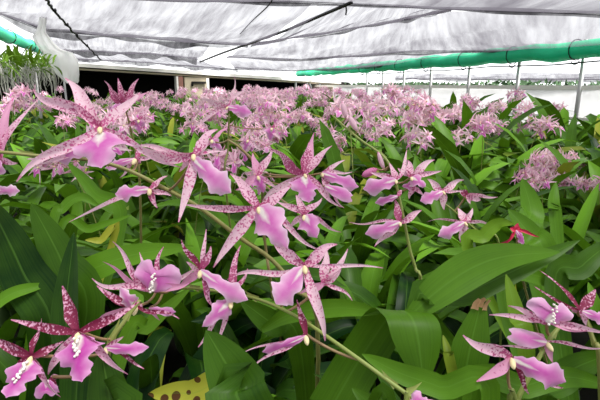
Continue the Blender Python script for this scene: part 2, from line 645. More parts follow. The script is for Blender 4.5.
SPRAYS = []   # (stem mesh, [(matrix)], MB)
for s in range(10):
    r = random.Random(500 + s)
    path = spray_path(r, r.uniform(0.56, 0.70), r.uniform(0.05, 0.16))
    mb = MB()
    tube(mb, path, 0.0024, 0.0013, 5, (0.25, 0, 0))
    spots = []
    nf = r.randint(8, 11)
    for i in range(nf):
        t = 0.60 + 0.40 * i / (nf - 1)
        x = t * 16
        j = min(int(x), 15)
        q = path[j].lerp(path[j + 1], x - j)
        a = i * 2.4 + r.uniform(-.5, .5)
        o = Vector((math.cos(a), math.sin(a), r.uniform(-.1, .6))) * r.uniform(.028, .055)
        f = q + o
        tube(mb, [q, q + o * .5 + Vector((0, 0, -.004)), f], 0.0011, 0.0011, 4, (0.75, 0, 0), 0, False)
        fa = math.atan2(o.y, o.x) + PI / 2 + r.uniform(-.5, .5)
        M = Matrix.Translation(f) @ Matrix.Rotation(fa, 4, 'Z') @ Matrix.Rotation(r.uniform(-.6, .25), 4, 'X') @ Matrix.Rotation(r.uniform(-.5, .5), 4, 'Y') @ Matrix.Scale(r.uniform(.8, 1.08), 4)
        spots.append(M)
    SPRAYS.append((mb.mesh('flower_stem', STEM), spots, mb))


def add_sprays(root, r, n, level, zs=1.0):
    for k in range(n):
        sm, spots, _ = r.choice(SPRAYS)
        R = Matrix.Rotation(r.uniform(0, 2 * PI), 4, 'Z') @ Matrix.Scale(r.uniform(.88, 1.1) * zs, 4)
        R = Matrix.Translation((r.uniform(-.06, .06), r.uniform(-.06, .06), 0)) @ R
        st = link('flower_stem', sm, root)
        st.matrix_local = R
        for M in spots:
            if level == 0:
                pm, lm, cm = r.choice(HI)
                f = link('flower', pm, root)
                f.matrix_local = R @ M
                link('lip', lm, f)
                link('column', cm, f)
            else:
                f = link('flower', r.choice(MID), root)
                f.matrix_local = R @ M


# ------------------------------------------------------------------ hand-placed plants
TOCAM = -FW


class Plant:
    def __init__(s, base, label, n_fill=0, fill_scale=0.8):
        s.base = Vector((base[0], base[1], 0))
        s.root = thing('orchid_plant', label, 'orchid', s.base)
        s.fol, s.stem = MB(), MB()
        s.extra = []
        b = link('pseudobulb', random.choice(BULBM), s.root)
        if n_fill:
            r = random.Random(hash(label) % 1000)
            m = foliage_mesh(int(abs(base[0] * 977) + base[1] * 3331), n_fill, 10, 4, 0.06, (0.24, 0.36), tm=0.12)  # low tint paints shade into the fill leaves
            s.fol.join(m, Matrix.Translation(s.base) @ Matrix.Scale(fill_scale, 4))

    def leaf(s, pts, wpx, tint=0.5, yel=0.0, spots=0.0, hint=None, roll=0.0, keel=0.25, part=None, root=True, twist=0.0, prof=None, wvec=None):
        q = [P(*p) for p in pts]
        d = pts[len(pts) // 2][2]
        if root:
            q = [s.base + Vector((0, 0, 0.06))] + q
        h = hint if hint is not None else (TOCAM + Vector((0, 0, 0.35))).normalized()
        if part:
            mb = MB()
            leaf(mb, q, wpx / FPX * d, h, (tint, yel, spots), 18, 6, keel, roll, twist, prof)
            o = link('leaf', mb.mesh('leaf', LEAF, s.base), s.root)
            o['label'] = part
            return
        leaf(s.fol, q, wpx / FPX * d, h, (tint, yel, spots), 24, 6, keel, roll, twist, prof, wvec)

    def spike(s, pts, r0=0.0026, r1=0.0016, tint=0.2, root=True):
        q = [P(*p) for p in pts]
        if root:
            q = [s.base + Vector((0, 0, 0.06))] + q
        s.path = bez(q, 40)
        tube(s.stem, s.path, r0, r1, 8, (tint, 0, 0))
        for i in range(6, 40, 7):   # papery bracts at the nodes
            a = s.path[i]
            d = (s.path[i + 1] - a).normalized()
            strip(s.stem, [a, a + d * .008 + Vector((0, 0, .002)), a + d * .016 + Vector((0, 0, .006))], lambda t: .0035 * (1 - t), TOCAM, 2, .3, 0, (.15, 0, 0))

    def pedicel(s, c, tint=0.75, at_t=None):
        i = min(range(len(s.path)), key=lambda k: (s.path[k] - c).length) if at_t is None else int(at_t * 40)
        a = s.path[i]
        m = (a + c) / 2 + Vector((0, 0.006, -0.010))
        tube(s.stem, quad(a, m, c, 8), 0.0014, 0.0016, 6, (tint, 0, 0))

    def flower(s, c, d, petals, lip=None, tint=(0.7, 0.3, 0.4), liptint=0.6, col=True, seed=0, ped=True, at_t=None, crest=False, label=None, mat=None):
        """petals: (tip x, tip y, depth change, width px, sideways bend px[, tint]); lip: (tip x, tip y, depth change, width px, kind[, base x, base y])"""
        r = random.Random(seed * 31 + int(c[0] * 7 + c[1]))
        o = P(c[0], c[1], d)
        k = d / FPX
        mb = MB()
        for p in petals:
            x, y, dd, w, bend = p[:5]
            tn = p[5] if len(p) > 5 else tint
            tip = P(x, y, d + dd)
            ax = tip - o
            side = ax.cross(TOCAM).normalized()
            mid = (o + tip) / 2 + side * (bend * k) + TOCAM * (ax.length * r.uniform(.05, .2))
            pth = quad(o, mid, tip, 16)
            cs, cl = r.uniform(-.05, .05) * ax.length, r.choice((-1, 1, 1)) * r.uniform(.03, .10) * ax.length
            path = [q + side * (cs * math.sin(2 * PI * i / 16)) + TOCAM * (cl * max(0, i / 16 - .55) ** 2 / .2 * (1 - .0 * i)) for i, q in enumerate(pth)]
            strip(mb, path, prof_petal(w * k * .94), TOCAM, 6, r.uniform(.25, .55), r.uniform(-.5, .5), tn, 0, .12, r.random() * 6, r.uniform(-.7, .7))
        if ped:
            blob(mb, o + FW * .002, FW + Vector((0, 0, -.4)), .012, .0028, 6, 3, (.3, .6, .3))
        f = link('flower', mb.mesh('flower', mat or PETAL, o), s.root, o - s.base)
        if label: f['label'] = label
        if lip:
            x, y, dd, w, kind = lip[:5]
            b = o + TOCAM * .004 if len(lip) < 7 else P(lip[5], lip[6], d - .004)
            tip = P(x, y, d + dd)
            ax = tip - b
            mid = (b + tip) / 2 + TOCAM * (ax.length * .22)
            lm = MB()
            strip(lm, quad(b, mid, tip, 28), prof_lip(w * k, kind), TOCAM + Vector((0, 0, .2)), 10, -.28, r.uniform(-.3, .3), (liptint, 0, 0), 0, .30 if kind != 'r' else .12, r.random() * 6, notch=0.75 if kind == 'r' else 0)
            link('lip', lm.mesh('lip', LIP, o), f)
            if crest:
                cm = MB()
                ax.normalize()
                for i in range(13):
                    q = b + ax * (.002 + .0015 * i) + TOCAM * (.0035 + .0004 * (6 - abs(i - 6))) + RT * (.0024 * r.uniform(-1, 1))
                    blob(cm, q - ax * .002, TOCAM, .0036, .0011 + .0006 * r.random(), 6, 3)
                link('crest', cm.mesh('crest', CREST, o), f)
        if col:
            cm = MB()
            blob(cm, o + TOCAM * .001, TOCAM + Vector((r.uniform(-.3, .3), 0, -.7)), .011, .0026, 8, 5)
            link('column', cm.mesh('column', CREAM, o), f)
        if ped and hasattr(s, 'path'):
            s.pedicel(o + FW * .003, at_t=at_t)

    def bud(s, c, d, tip, w=6, tint=(.6, .7, .5)):
        a, b = P(c[0], c[1], d), P(tip[0], tip[1], d)
        mb = MB()
        blob(mb, a, b - a, (b - a).length, w / 2 * d / FPX, 8, 6, tint)
        link('bud', mb.mesh('bud', PETAL, a), s.root, a - s.base)
        if hasattr(s, 'path'): s.pedicel(a)

    def done(s):
        if s.fol.v: link('foliage', s.fol.mesh('foliage', LEAF, s.base), s.root)
        if s.stem.v: link('flower_stem', s.stem.mesh('flower_stem', STEM, s.base), s.root)


DK = (1.22, 0.55, 0.95)     # dark wine mottling
MD = (0.80, 0.30, 0.35)
PL_ = (0.72, 0.12, 0.05)    # pale
RD = (1.18, 0.45, 0.5)     # nearly red
PK = (0.45, 0.70, 0.10)

# the long spray that rises from the lower right to the middle of the left half
p = Plant((0.15, 0.40), 'orchid whose long green stem slants up from the bottom edge with pale hanging sepals', 0)
p.spike([(500, 455, .38), (455, 428, .395), (408, 395, .41), (360, 360, .43), (310, 325, .46), (280, 308, .475), (250, 297, .485), (215, 291, .495), (185, 288, .50), (156, 292, .505)], .0024, .0014, .1)
p.flower((304.5, 265.5), .455, [(272, 238, .03, 14, -4, MD), (337, 244, .01, 13, -5, MD), (325.5, 343, -.02, 12, -3, PL_), (226, 281, .03, 7, 2, PL_), (382, 267, .0, 4.5, -3, PL_)],
         (276, 304, -.03, 33, 's', 303, 268), MD, .30, seed=1, at_t=.62)
p.flower((324, 283), .475, [(326, 249, .02, 11, 0, PL_), (348, 249, .01, 8, 4, PL_), (352, 300, -.01, 4.5, -6, MD), (300, 293, .0, 9, 0, PK), (341, 268, .0, 9, 2, PL_)], None, PL_, .5, False, 2, at_t=.58)
p.flower((305.5, 335), .445, [(250, 368, -.01, 4, 1, MD), (240, 353, .01, 3, 2, MD), (297, 300, .02, 8, 2, DK), (287, 343, .0, 6, 0, MD)], (262, 352, .0, 13, 's'), MD, .7, True, 3, at_t=.42)
p.flower((201, 270), .475, [(211, 246, .01, 9, 2, RD), (181, 240, .02, 7, 0, DK), (207, 229, .03, 5, 0, MD), (213, 308, -.01, 8, 0, RD), (180, 285, .01, 9, -1, PK), (186, 262, .02, 6, -2, MD)],
         (248, 300, -.02, 21, 's'), RD, .25, seed=4)
p.flower((231, 300), .465, [(199, 346, .0, 7, 3, MD), (216, 346, .0, 5, -2, MD), (241, 245, .03, 9, -5, RD), (248, 268, .02, 6, 0, RD)], (202, 327, -.01, 22, 'f'), RD, .4, seed=5)
p.flower((153, 290), .47, [(114, 241, .03, 9, -2, MD), (105, 261, .02, 9, -2, PK), (90, 279, .01, 7, -3, MD), (163, 247, .03, 7, 0, RD), (196, 267, .02, 8, 3, PL_), (192, 281, .0, 9, 2, PK), (140, 252, .03, 6, 0, MD)],
         (160, 261, .0, 49, 'r', 152, 291), MD, .65, False, 6, crest=True)
p.flower((137, 306), .46, [(96, 286, .01, 9, -5, DK), (97, 320, .0, 8, 3, PK), (180, 318, .0, 5, -2, DK), (120, 303, .0, 7, 2, PL_)], (120, 287, -.01, 18, 'f'), MD, .0, True, 7)
p.flower((150, 308), .475, [(160, 320, 0, 5, 0, PK)], (176, 312, .0, 11, 's'), PK, .7, False, 71)
p.leaf([(262, 440, .38), (238, 385, .395), (206, 330, .405)], 58, .30, keel=.15)
p.leaf([(490, 412, .42), (440, 387, .42), (400, 373, .43), (362, 354, .45)], 22, .62)
p.leaf([(330, 410, .58), (358, 362, .58), (388, 318, .57), (404, 311, .55), (416, 328, .525), (424, 384, .51)], 50, .46, wvec=RT, root=False, keel=.1, prof=lambda w: (lambda t: w * .5 * (1 if t < .8 else 1 - .9 * ((t - .8) / .2) ** 2)))
p.leaf([(392, 420, .45), (372, 405, .46), (352, 388, .47)], 16, .5)
p.done()

# the spray that runs along the middle to the far left edge
p = Plant((0.02, 0.66), 'orchid whose thin stem runs to the left edge bearing large pale spidery flowers', 5, .85)
p.spike([(318, 330, .58), (296, 290, .57), (272, 260, .56), (240, 238, .545), (200, 208, .53), (160, 186, .51), (125, 169, .50), (90, 160, .49), (50, 157, .48), (0, 152, .47), (-40, 150, .47)], .003, .0016, .35)
p.flower((258.7, 207), .50, [(231, 174, .03, 14, 2, MD), (184, 204, .03, 8, -6, MD), (291, 186, .02, 12, 4, MD), (214, 267, -.01, 13, 3, PL_), (320, 251, .0, 7, -3, PL_)], (288, 249, -.03, 38, 'f'), MD, .30, seed=8)
p.flower((194, 154.5), .46, [(130, 143, .03, 14, -16, PL_), (217, 129, .02, 13, -2, MD), (139, 146, .02, 9, -3, PL_), (180, 222, -.02, 12, -3, PL_), (226, 152, .01, 4, -2, PL_), (180, 172, .02, 8, 0, MD)], (231, 193, -.03, 27, 's', 192, 158), PL_, .22, seed=9)
p.flower((100.7, 127.5), .455, [(67, 79, .02, 18, 0, PL_), (31, 88, .03, 14, 2, MD), (141, 93, .02, 14, 3, PL_), (20, 182, -.01, 12, 5, PL_), (184, 168, .01, 7.5, 2, PL_)], (101, 168, -.03, 58, 'f', 100, 132), PL_, .55, seed=10)
p.flower((96, 148), .48, [(40, 165, 0, 6, 0, PL_)], (52, 158, .0, 22, 's'), PL_, .4, False, 11)
p.flower((150, 189), .50, [(72, 222, -.01, 5.5, 4, PL_), (168, 176, .01, 8, 0, MD), (157, 208, .0, 7, 2, RD), (172, 196, .01, 6, 0, MD)], (115, 194, -.01, 18, 's'), MD, .3, seed=12)
p.flower((136, 159), .52, [(142, 144, .02, 6, 0, RD), (152, 158, .02, 5, 0, MD), (120, 178, .0, 4, 0, PL_)], (105, 168, .0, 12, 's'), MD, .35, seed=13)
p.leaf([(262, 330, .62), (292, 314, .60), (340, 308, .58), (382, 313, .56)], 18, .62, root=False)
p.leaf([(300, 345, .63), (270, 322, .63), (240, 300, .62)], 26, .3)
p.done()

# flower group in the very middle
p = Plant((-.03, 0.98), 'orchid with a dark red-petalled magenta-lipped flower at the centre of a tight group', 7, .95)
p.spike([(272, 290, .88), (266, 250, .86), (262, 215, .83), (262, 190, .79), (255, 165, .77), (240, 148, .76), (228, 140, .76)], .003, .0018, .6)
p.flower((304.4, 174), .70, [(309, 142, .03, 13, 0, RD), (270, 149, .03, 13, 1, RD), (314, 133, .05, 11, 0, PK), (332, 146, .03, 11, -1, MD), (262, 201, .0, 9, 3, PL_), (341, 207, .0, 7, 2, MD)], (309, 203, -.03, 34, 'f', 304, 176), RD, .62, seed=14)
p.flower((322, 173), .74, [(345, 160, .02, 5, 0, PL_), (330, 200, 0, 8, 0, MD), (352, 172, .01, 4, 0, PL_)], (359, 187, .0, 17, 's'), MD, .6, seed=15)
p.flower((325, 186), .72, [(344, 208, .0, 5, 0, MD)], (353, 198, .0, 14, 'r'), MD, .6, False, 151)
p.flower((258, 176), .74, [(253, 153, .03, 9, 0, PK), (272, 150, .03, 9, 1, MD), (236, 190, .0, 9, -2, PK), (278, 188, .0, 5, 0, MD)], (264, 193, .0, 17, 'f'), MD, .65, seed=16)
p.flower((304.5, 215), .62, [(296, 195, .02, 9, 0, MD), (322, 198, .02, 8, 0, MD), (276, 201, .02, 8, 1, MD), (341, 232, .0, 5, -2, MD), (286, 229, .0, 7, 2, PL_)], (317, 238, -.02, 26, 'f'), MD, .55, seed=17)
p.flower((212, 140), .80, [(200, 118, .02, 5, 0, MD), (228, 128, .02, 5, 0, PK), (196, 150, 0, 5, 0, PL_)], (222, 150, 0, 12, 'f'), MD, .4, seed=18)
p.done()

# spray right of the middle with the bent, budded tip
p = Plant((0.27, 0.92), 'orchid with upright stem, side-facing pink flowers and a budded tip bent leftward', 7, .95)
p.spike([(421, 290, .80), (416, 270, .80), (410, 250, .80), (405, 225, .80), (399, 197, .80), (392, 170, .80), (382, 155, .81), (362, 141, .83), (345, 127, .85), (333, 116, .87)], .003, .0018, .12)
p.flower((396, 180), .77, [(406, 150, .03, 5, 6, PL_), (389, 163, .02, 9, 0, MD), (370, 172, .02, 7, 0, MD), (376, 191, .0, 5, 0, PL_)], (363, 189, .0, 20, 's'), MD, .35, seed=20)
p.flower((411, 177), .79, [(408, 160, .02, 9, 0, MD), (434, 160, .02, 9, -4, PL_), (441, 171, .01, 6, 0, MD), (398, 168, .02, 7, 0, MD)], (426, 187, -.01, 15, 'f'), MD, .45, seed=21)
p.flower((400, 222), .78, [(394, 199, .02, 9, 0, RD), (349, 222, .01, 3, 0, MD), (374, 246, .0, 8, 0, PL_), (421, 210, .02, 9, 0, MD)], (365, 234, .0, 17, 's'), MD, .4, seed=22)
p.flower((397, 196), .78, [(402, 190, .02, 5, 0, RD)], (375, 203, .0, 10, 's'), RD, .5, False, 23)
p.flower((412, 186), .80, [(409, 199, .0, 6, 0, MD), (424, 195, .0, 5, 0, MD), (418, 172, .02, 6, 0, RD)], (402, 186, .0, 10, 'f'), MD, .5, False, 24)
p.bud((377, 169), .80, (362, 176), 8, (.6, 1.0, .2))
p.bud((346, 118), .86, (342, 102), 6, (.1, .1, .1))
p.bud((357, 131), .84, (349, 116), 6, (.1, .1, .1))
p.bud((384, 170), .81, (378, 152), 5, (.1, .1, .1))
p.done()

p = Plant((0.44, 0.90), 'orchid with three small very pale flowers on thin criss-cross stems, beside the budded spray', 6, .9)
p.spike([(500, 254, .84), (484, 238, .84), (470, 225, .84), (449, 207, .84), (432, 196, .85)], .0022, .0014, .05)
p.flower((442, 191), .81, [(427, 179, .02, 8, 0, PL_), (463, 180, .02, 8, -3, PL_), (444, 210, .0, 8, 0, PL_), (463, 192, .01, 3, 0, PL_)], (420, 201, -.01, 15, 's'), PL_, .45, seed=25)
p.flower((467, 195), .83, [(459, 190, .0, 8, 0, DK), (481, 200, .0, 9, 0, MD), (498, 197, .0, 4, 0, MD), (470, 204, .0, 8, 0, MD)], None, DK, .45, False, 26)
p.flower((464, 222), .80, [(458, 208, .02, 10, 0, PL_), (473, 208, .02, 9, 0, PL_), (460, 242, .0, 9, 0, PL_), (490, 228, .01, 4, -8, PL_), (426, 222, .01, 3, 6, MD)], (438, 236, -.01, 15, 's'), PL_, .25, seed=27)
p.done()

p = Plant((0.52, 0.74), 'orchid with one small crimson flower low among broad folded leaves', 5, .8)
p.spike([(524, 285, .70), (520, 255, .70), (516, 234, .70)], .0018, .0014, .5)
p.flower((515, 230), .695, [(492, 243, .0, 3.5, -10, PL_), (504, 246, .0, 4, 0, MD), (539, 237, .0, 3.5, -2, MD), (518, 223, .0, 7, 0, (1.6, 1, .2)), (510, 228, .0, 7, 0, (1.6, 1, .2)), (523, 231, .0, 7, 0, (1.6, 1, .2))], (524, 244, .0, 9, 's'), RD, .9, False, 28, False, mat=CRIMSON)
p.leaf([(408, 318, .55), (436, 292, .56), (472, 268, .58), (508, 256, .60), (560, 252, .62)], 36, .56, hint=(TOCAM + Vector((0, 0, .3))).normalized(), keel=.1, root=False, prof=lambda w: (lambda t: w * .5 * math.sin(PI * min(1, .08 + .92 * t)) ** .8 + .0005))
p.leaf([(425, 318, .57), (470, 292, .60), (520, 268, .62), (580, 240, .64)], 24, .35)
p.leaf([(472, 262, .80), (484, 236, .80), (498, 224, .80), (514, 224, .78)], 13, .78, .1)
p.leaf([(548, 268, .84), (530, 235, .86), (508, 209, .88)], 24, .6)
p.leaf([(532, 250, .9), (531, 210, .94), (522, 178, .96)], 24, .58)
p.leaf([(556, 230, .98), (553, 205, .98), (556, 182, 1.0)], 13, .62)
p.done()

# dark mottled flowers in the lower left corner
p = Plant((-.30, 0.36), 'orchid with wine-mottled petals and magenta lips near the bottom left corner', 0)
p.spike([(124, 450, .43), (112, 395, .43), (108, 360, .43), (112, 340, .435), (124, 322, .44), (140, 300, .45)], .0030, .0018, .2)
p.flower((79, 332), .405, [(65, 285, .02, 17, 0, DK), (15, 318, .02, 11, -3, DK), (137, 303, .02, 11, 3, DK), (130, 372, -.01, 13, -2, MD), (46, 376, .0, 11, 2, MD)], (82, 382, -.03, 45, 'f', 79, 335), DK, .95, seed=30, crest=True)
p.flower((32, 356), .40, [(43, 318, .02, 14, 2, DK), (-8, 336, .02, 14, 0, DK), (62, 342, .02, 9, 2, DK), (62, 396, .0, 10, -2, MD), (10, 372, 0, 8, 0, DK)], (6, 398, -.03, 42, 'f', 31, 360), DK, .85, seed=31, crest=True)
p.flower((50, 378), .42, [(60, 392, 0, 6, 0, DK)], (46, 398, -.01, 22, 'r'), DK, .8, False, 311)
p.flower((107, 346), .425, [(145, 368, .0, 5, -3, DK), (124, 336, .01, 5, 0, MD)], (149, 347, .0, 15, 's'), MD, .75, seed=32)
p.leaf([(112, 440, .41), (110, 400, .415), (101, 350, .43)], 46, .2, keel=.15)
p.leaf([(76, 400, .56), (66, 320, .57), (74, 232, .60)], 30, .12)
p.leaf([(120, 360, .52), (150, 325, .53), (192, 286, .55)], 15, .72)
p.leaf([(225, 408, .45), (190, 394, .45), (148, 394, .45)], 26, .6, .85, 1.0, part='yellowed leaf spotted with brown')
p.leaf([(-30, 330, .56), (8, 296, .58), (48, 284, .60)], 12, .7, root=False)
p.done()

p = Plant((-.46, 0.60), 'flowerless orchid with two broad dark green blades standing by the left edge', 3, .8)
p.leaf([(52, 350, .60), (22, 270, .60), (-14, 196, .61)], 48, .10, keel=.12)
p.leaf([(84, 330, .60), (62, 262, .61), (31, 203, .62)], 38, .30, keel=.12)
p.leaf([(40, 320, .62), (72, 282, .62), (125, 257, .63), (194, 246, .64)], 27, .72, keel=.15)
p.leaf([(50, 244, .76), (64, 208, .77), (82, 197, .78), (100, 207, .78)], 10, .68)
p.leaf([(118, 240, .80), (94, 192, .82), (67, 162, .85)], 13, .62)
p.leaf([(55, 246, .70), (92, 229, .70), (132, 215, .70)], 8, .72)
p.leaf([(112, 246, .76), (100, 241, .75), (85, 240, .74)], 7, .6, .8, part='small yellow leaf')
p.done()

# left edge flowers
p = Plant((-.62, 0.66), 'orchid cut by the left edge, upright dull rose petals above the thin stem', 5, .9)
p.spike([(-30, 260, .62), (-14, 210, .60), (-6, 175, .58)], .0026, .0018, .4)
p.flower((1, 160), .56, [(10, 96, .02, 11, 2, PK), (36, 97, .03, 7, -3, MD), (18, 163, .0, 8, 0, MD), (-30, 150, .0, 9, 0, MD), (-8, 110, .02, 9, 0, RD)], (-10, 185, .0, 22, 'f'), MD, .4, False, 33)
p.flower((-4, 190), .62, [(-14, 175, .0, 8, 0, MD)], (20, 191, .0, 13, 's'), PL_, .0, False, 34)
p.done()

# lower right sprays
p = Plant((0.27, 0.42), 'orchid in the lower right corner with three stacked orchid-pink flowers and white-crested lips', 0)
p.spike([(510, 420, .43), (517, 400, .43), (530, 375, .43), (542, 352, .435), (551, 338, .44), (561, 325, .445)], .0027, .0018, .1)
p.flower((549, 322), .425, [(488, 314, .02, 7, 3, MD), (507, 305, .02, 8, 0, MD), (604, 332, .0, 8, -3, MD), (584, 330, .0, 8, 2, PK)], (553, 299, .0, 45, 'r', 548, 323), MD, .5, False, 40, crest=True)
p.flower((545, 341), .435, [(498, 347, .0, 4, -3, MD), (604, 346, .0, 4, 1, MD), (552, 362, .0, 8, 0, PK), (530, 332, .0, 10, 0, PK)], (508, 333, .0, 17, 'r'), MD, .35, True, 41)
p.flower((511, 357.5), .41, [(464, 336, .01, 14, -2, MD), (475, 380, .0, 12, -5, PK), (566, 390, .0, 8, -2, DK), (530, 395, .02, 6, 2, DK)], (566, 382, -.01, 29, 's'), MD, .6, True, 42)
p.leaf([(462, 430, .5), (466, 370, .5), (481, 302, .51)], 38, .42, keel=.15, prof=lambda w: (lambda t: w * .5 * min(1, .5 + .8 * t) * (1 if t < .8 else 1 - .7 * (t - .8) / .2)))
tipm = MB()
q0 = P(476, 302, .507)
for i, (dx, dy) in enumerate(((0, 0), (5, -2), (9, 1))):
    strip(tipm, bez([P(474 + dx, 309 + dy, .506), P(476 + dx, 303 + dy, .505), P(480 + dx, 299 + dy * .5, .503)], 5), lambda t: .0042 * (1 - .4 * t), TOCAM, 2, .4, .3 * i)
o = link('leaf_tip', tipm.mesh('leaf_tip', DRY, p.base), p.root)
o['label'] = 'dry brown broken leaf tip'
p.leaf([(526, 370, .52), (516, 315, .53), (506, 274, .55)], 17, .66, .12)
p.leaf([(470, 405, .47), (525, 386, .47), (568, 377, .48), (615, 388, .48)], 22, .55)
p.leaf([(455, 385, .5), (450, 360, .51), (443, 335, .53)], 10, .5, .3)
p.done()

p = Plant((0.42, 0.50), 'orchid at the right edge with a dark-petalled flower turned outward over broad leaves', 4, .75)
p.spike([(600, 380, .47), (594, 345, .47), (584, 315, .47)], .0026, .002, .3)
p.flower((580, 310), .46, [(541, 271, .02, 7, 4, DK), (536, 287, .02, 4, -6, DK), (594, 289, .02, 12, 0, DK), (587, 326, .0, 7, 0, MD)], (606, 320, -.01, 14, 's'), DK, .55, False, 43)
p.leaf([(612, 350, .5), (598, 315, .5), (588, 282, .51)], 15, .7)
p.leaf([(540, 420, .52), (565, 375, .52), (615, 352, .52)], 32, .3)
p.leaf([(555, 300, .68), (582, 266, .68), (616, 238, .70)], 24, .3)
p.leaf([(505, 300, .68), (555, 277, .69), (610, 257, .70)], 18, .58)
p.leaf([(512, 290, .72), (533, 277, .72), (558, 268, .72)], 8, .6, .75, part='yellowing narrow leaf')
p.done()

# small pink flower at the bottom edge
p = Plant((0.10, 0.30), 'orchid just showing a small pink bloom at the bottom edge below the long stem', 0)
p.spike([(405, 430, .40), (410, 412, .40)], .002, .0016, .1)
p.flower((412, 403), .40, [(400, 408, 0, 7, 0, PK), (438, 402, 0, 8, 0, PK), (420, 412, 0, 8, 0, PK)], (424, 394, .0, 18, 'r'), PK, .5, False, 44)
p.leaf([(440, 450, .40), (420, 430, .40), (380, 420, .41)], 18, .5)
p.done()

# deeper flowers that read one by one
p = Plant((-.42, 1.12), 'orchid with a knot of reddish petals just behind the upper left pale flower', 8, 1.0)
p.spike([(140, 190, 1.0), (135, 150, .98), (128, 118, .95)], .0028, .002, .5)
p.flower((124, 106), .92, [(103, 80, .02, 7, 0, RD), (119, 79, .02, 8, 0, RD), (139, 79, .02, 7, 0, RD), (147, 92, .02, 8, 0, PK), (112, 90, .03, 8, 0, RD), (132, 88, .03, 8, 0, DK)], (107, 116, .0, 16, 'f'), RD, .6, seed=50)
p.flower((139, 120), .94, [(150, 106, .02, 7, 0, MD), (128, 128, 0, 6, 0, RD), (155, 122, 0, 6, 0, MD), (146, 134, 0, 6, 0, RD)], (140, 134, 0, 14, 'f'), RD, .4, seed=51)
p.done()

p = Plant((-.16, 1.22), 'orchid with threadlike arching pale petals standing above the pink mass, left of centre', 8, 1.0)
p.spike([(226, 190, 1.08), (228, 150, 1.06), (229, 114, 1.03)], .0026, .002, .3)
p.flower((228, 107), 1.0, [(235, 77, .02, 3, 5, PL_), (248, 90, .02, 4, -6, PL_), (200, 99, .0, 9, 0, PL_), (190, 126, .0, 5, -2, PL_), (246, 120, 0, 5, 0, PL_)], (252, 113, .0, 15, 's'), PL_, .6, seed=52)
p.flower((272, 128), 1.05, [(262, 118, .02, 6, 0, PL_), (285, 118, .02, 6, 0, MD), (280, 140, 0, 6, 0, PL_), (258, 133, 0, 5, 0, PL_)], (270, 141, 0, 14, 'f'), MD, .6, seed=53)
p.flower((248, 140), 1.04, [(236, 148, 0, 4, 0, PL_), (262, 150, 0, 4, 0, PL_), (250, 128, .02, 6, 0, PL_)], (244, 152, 0, 10, 'f'), MD, .5, seed=54)
p.done()


# ------------------------------------------------------------------ the bed: rows of plants, each one an object
HERO_XY = [Vector((o.location.x, o.location.y)) for o in C.objects if o.name.startswith('orchid_plant')]
rr = random.Random(11)


def wall_x(Y):   # the side wall runs from (2.87, 4.5) to (0, 15.4)
    return 2.87 - (Y - 4.5) * 0.2633


def back_y(X):
    return 9.3 + (X + 3.9) * 0.9


spots = []
Y = 0.40
row = 0
while Y < 7.3:
    s = 0.215 if Y < 1.0 else 0.235 if Y < 1.8 else 0.30 if Y < 3.2 else 0.40 if Y < 5.2 else 0.46
    hw = 0.66 * Y + 0.16
    n = int(2 * hw / s) + 1
    for i in range(n):
        x = -hw + (i + (row % 2) * .5) * s + rr.uniform(-.28, .28) * s
        y = Y + rr.uniform(-.25, .25) * s
        if x > wall_x(y) - (.50 if y > 4.5 else .40) or x > hw + .1: continue
        if any((Vector((x, y)) - h).length < .13 for h in HERO_XY): continue
        spots.append((x, y, row))
    Y += s * .92
    row += 1

ROWW = [(1.0, 'in the front of the bed'), (1.8, 'in the second band back'), (3.2, 'in the middle of the bed')]
COLS = ['at the far left edge', 'well left', 'left of centre', 'just left of the middle', 'just right of the middle', 'right of centre', 'well right', 'at the far right edge']
used = {}
pending = []
for (x, y, row) in spots:
    px, py, d = proj(Vector((x, y, .5)))
    near = y < 1.0
    flowery = 0
    q = rr.random()
    if y > 1.55:
        if px < 425 - 20 * (y < 2.4):
            flowery = (1 if q < .45 else 2) if y < 3.4 else (2 if q < .7 else 1)
            if px < 130 and y < 2.8: flowery = 1 if q < .38 else 0
            elif y < 2.1: flowery = 1 if q < .5 else 0
            elif px < 130 and y < 5: flowery = 1 if q < .5 else 0
            elif px < 220 and y < 5: flowery = 1 if q < .8 else 0
            elif px < 170: flowery = 1 if q < .6 else 0
        else:
            flowery = 1 if q < .5 else 0
            if px > 545 and y > 2.4: flowery = 0
    elif y > 1.15 and px < 300:
        flowery = 1 if q < .22 else 0
    # two thick clusters the photograph shows on the right-hand side
    pending.append((x, y, px, flowery, row))
CL = {'g': 'orchid in the thick pale pink cluster at the right, in the very heart of it', 'h': 'orchid in the thick pale pink cluster at the right, on its left flank', 'i': 'orchid with one low spray in front of the high pink cluster by the side wall', 'j': 'orchid with one spray just right behind the high pink cluster by the side wall', 'a': 'orchid in the thick pale pink cluster at the right, its nearer half', 'b': 'orchid in the thick pale pink cluster at the right, its farther half', 'c': 'orchid with a high pink cluster before the white side wall', 'd': 'orchid left of the high pink cluster before the white side wall', 'e': 'orchid right of the high pink cluster before the white side wall', 'f': 'orchid with a pale spray cut by the right edge'}
pending += [(1.02, 1.85, 562, 2, 'a'), (1.13, 1.95, 572, 2, 'b'), (1.30, 3.55, 480, 2, 'c'), (1.20, 3.2, 470, 2, 'd'), (1.45, 3.2, 520, 2, 'e'), (1.18, 1.72, 590, 1, 'f'), (1.10, 1.78, 566, 2, 'g'), (1.05, 2.0, 556, 2, 'h'), (1.15, 2.9, 486, 1, 'i'), (1.42, 3.4, 500, 1, 'j')]
ORDER = {}
for q in sorted(pending, key=lambda q: q[2]):
    if isinstance(q[4], int): ORDER.setdefault(q[4], []).append(q)

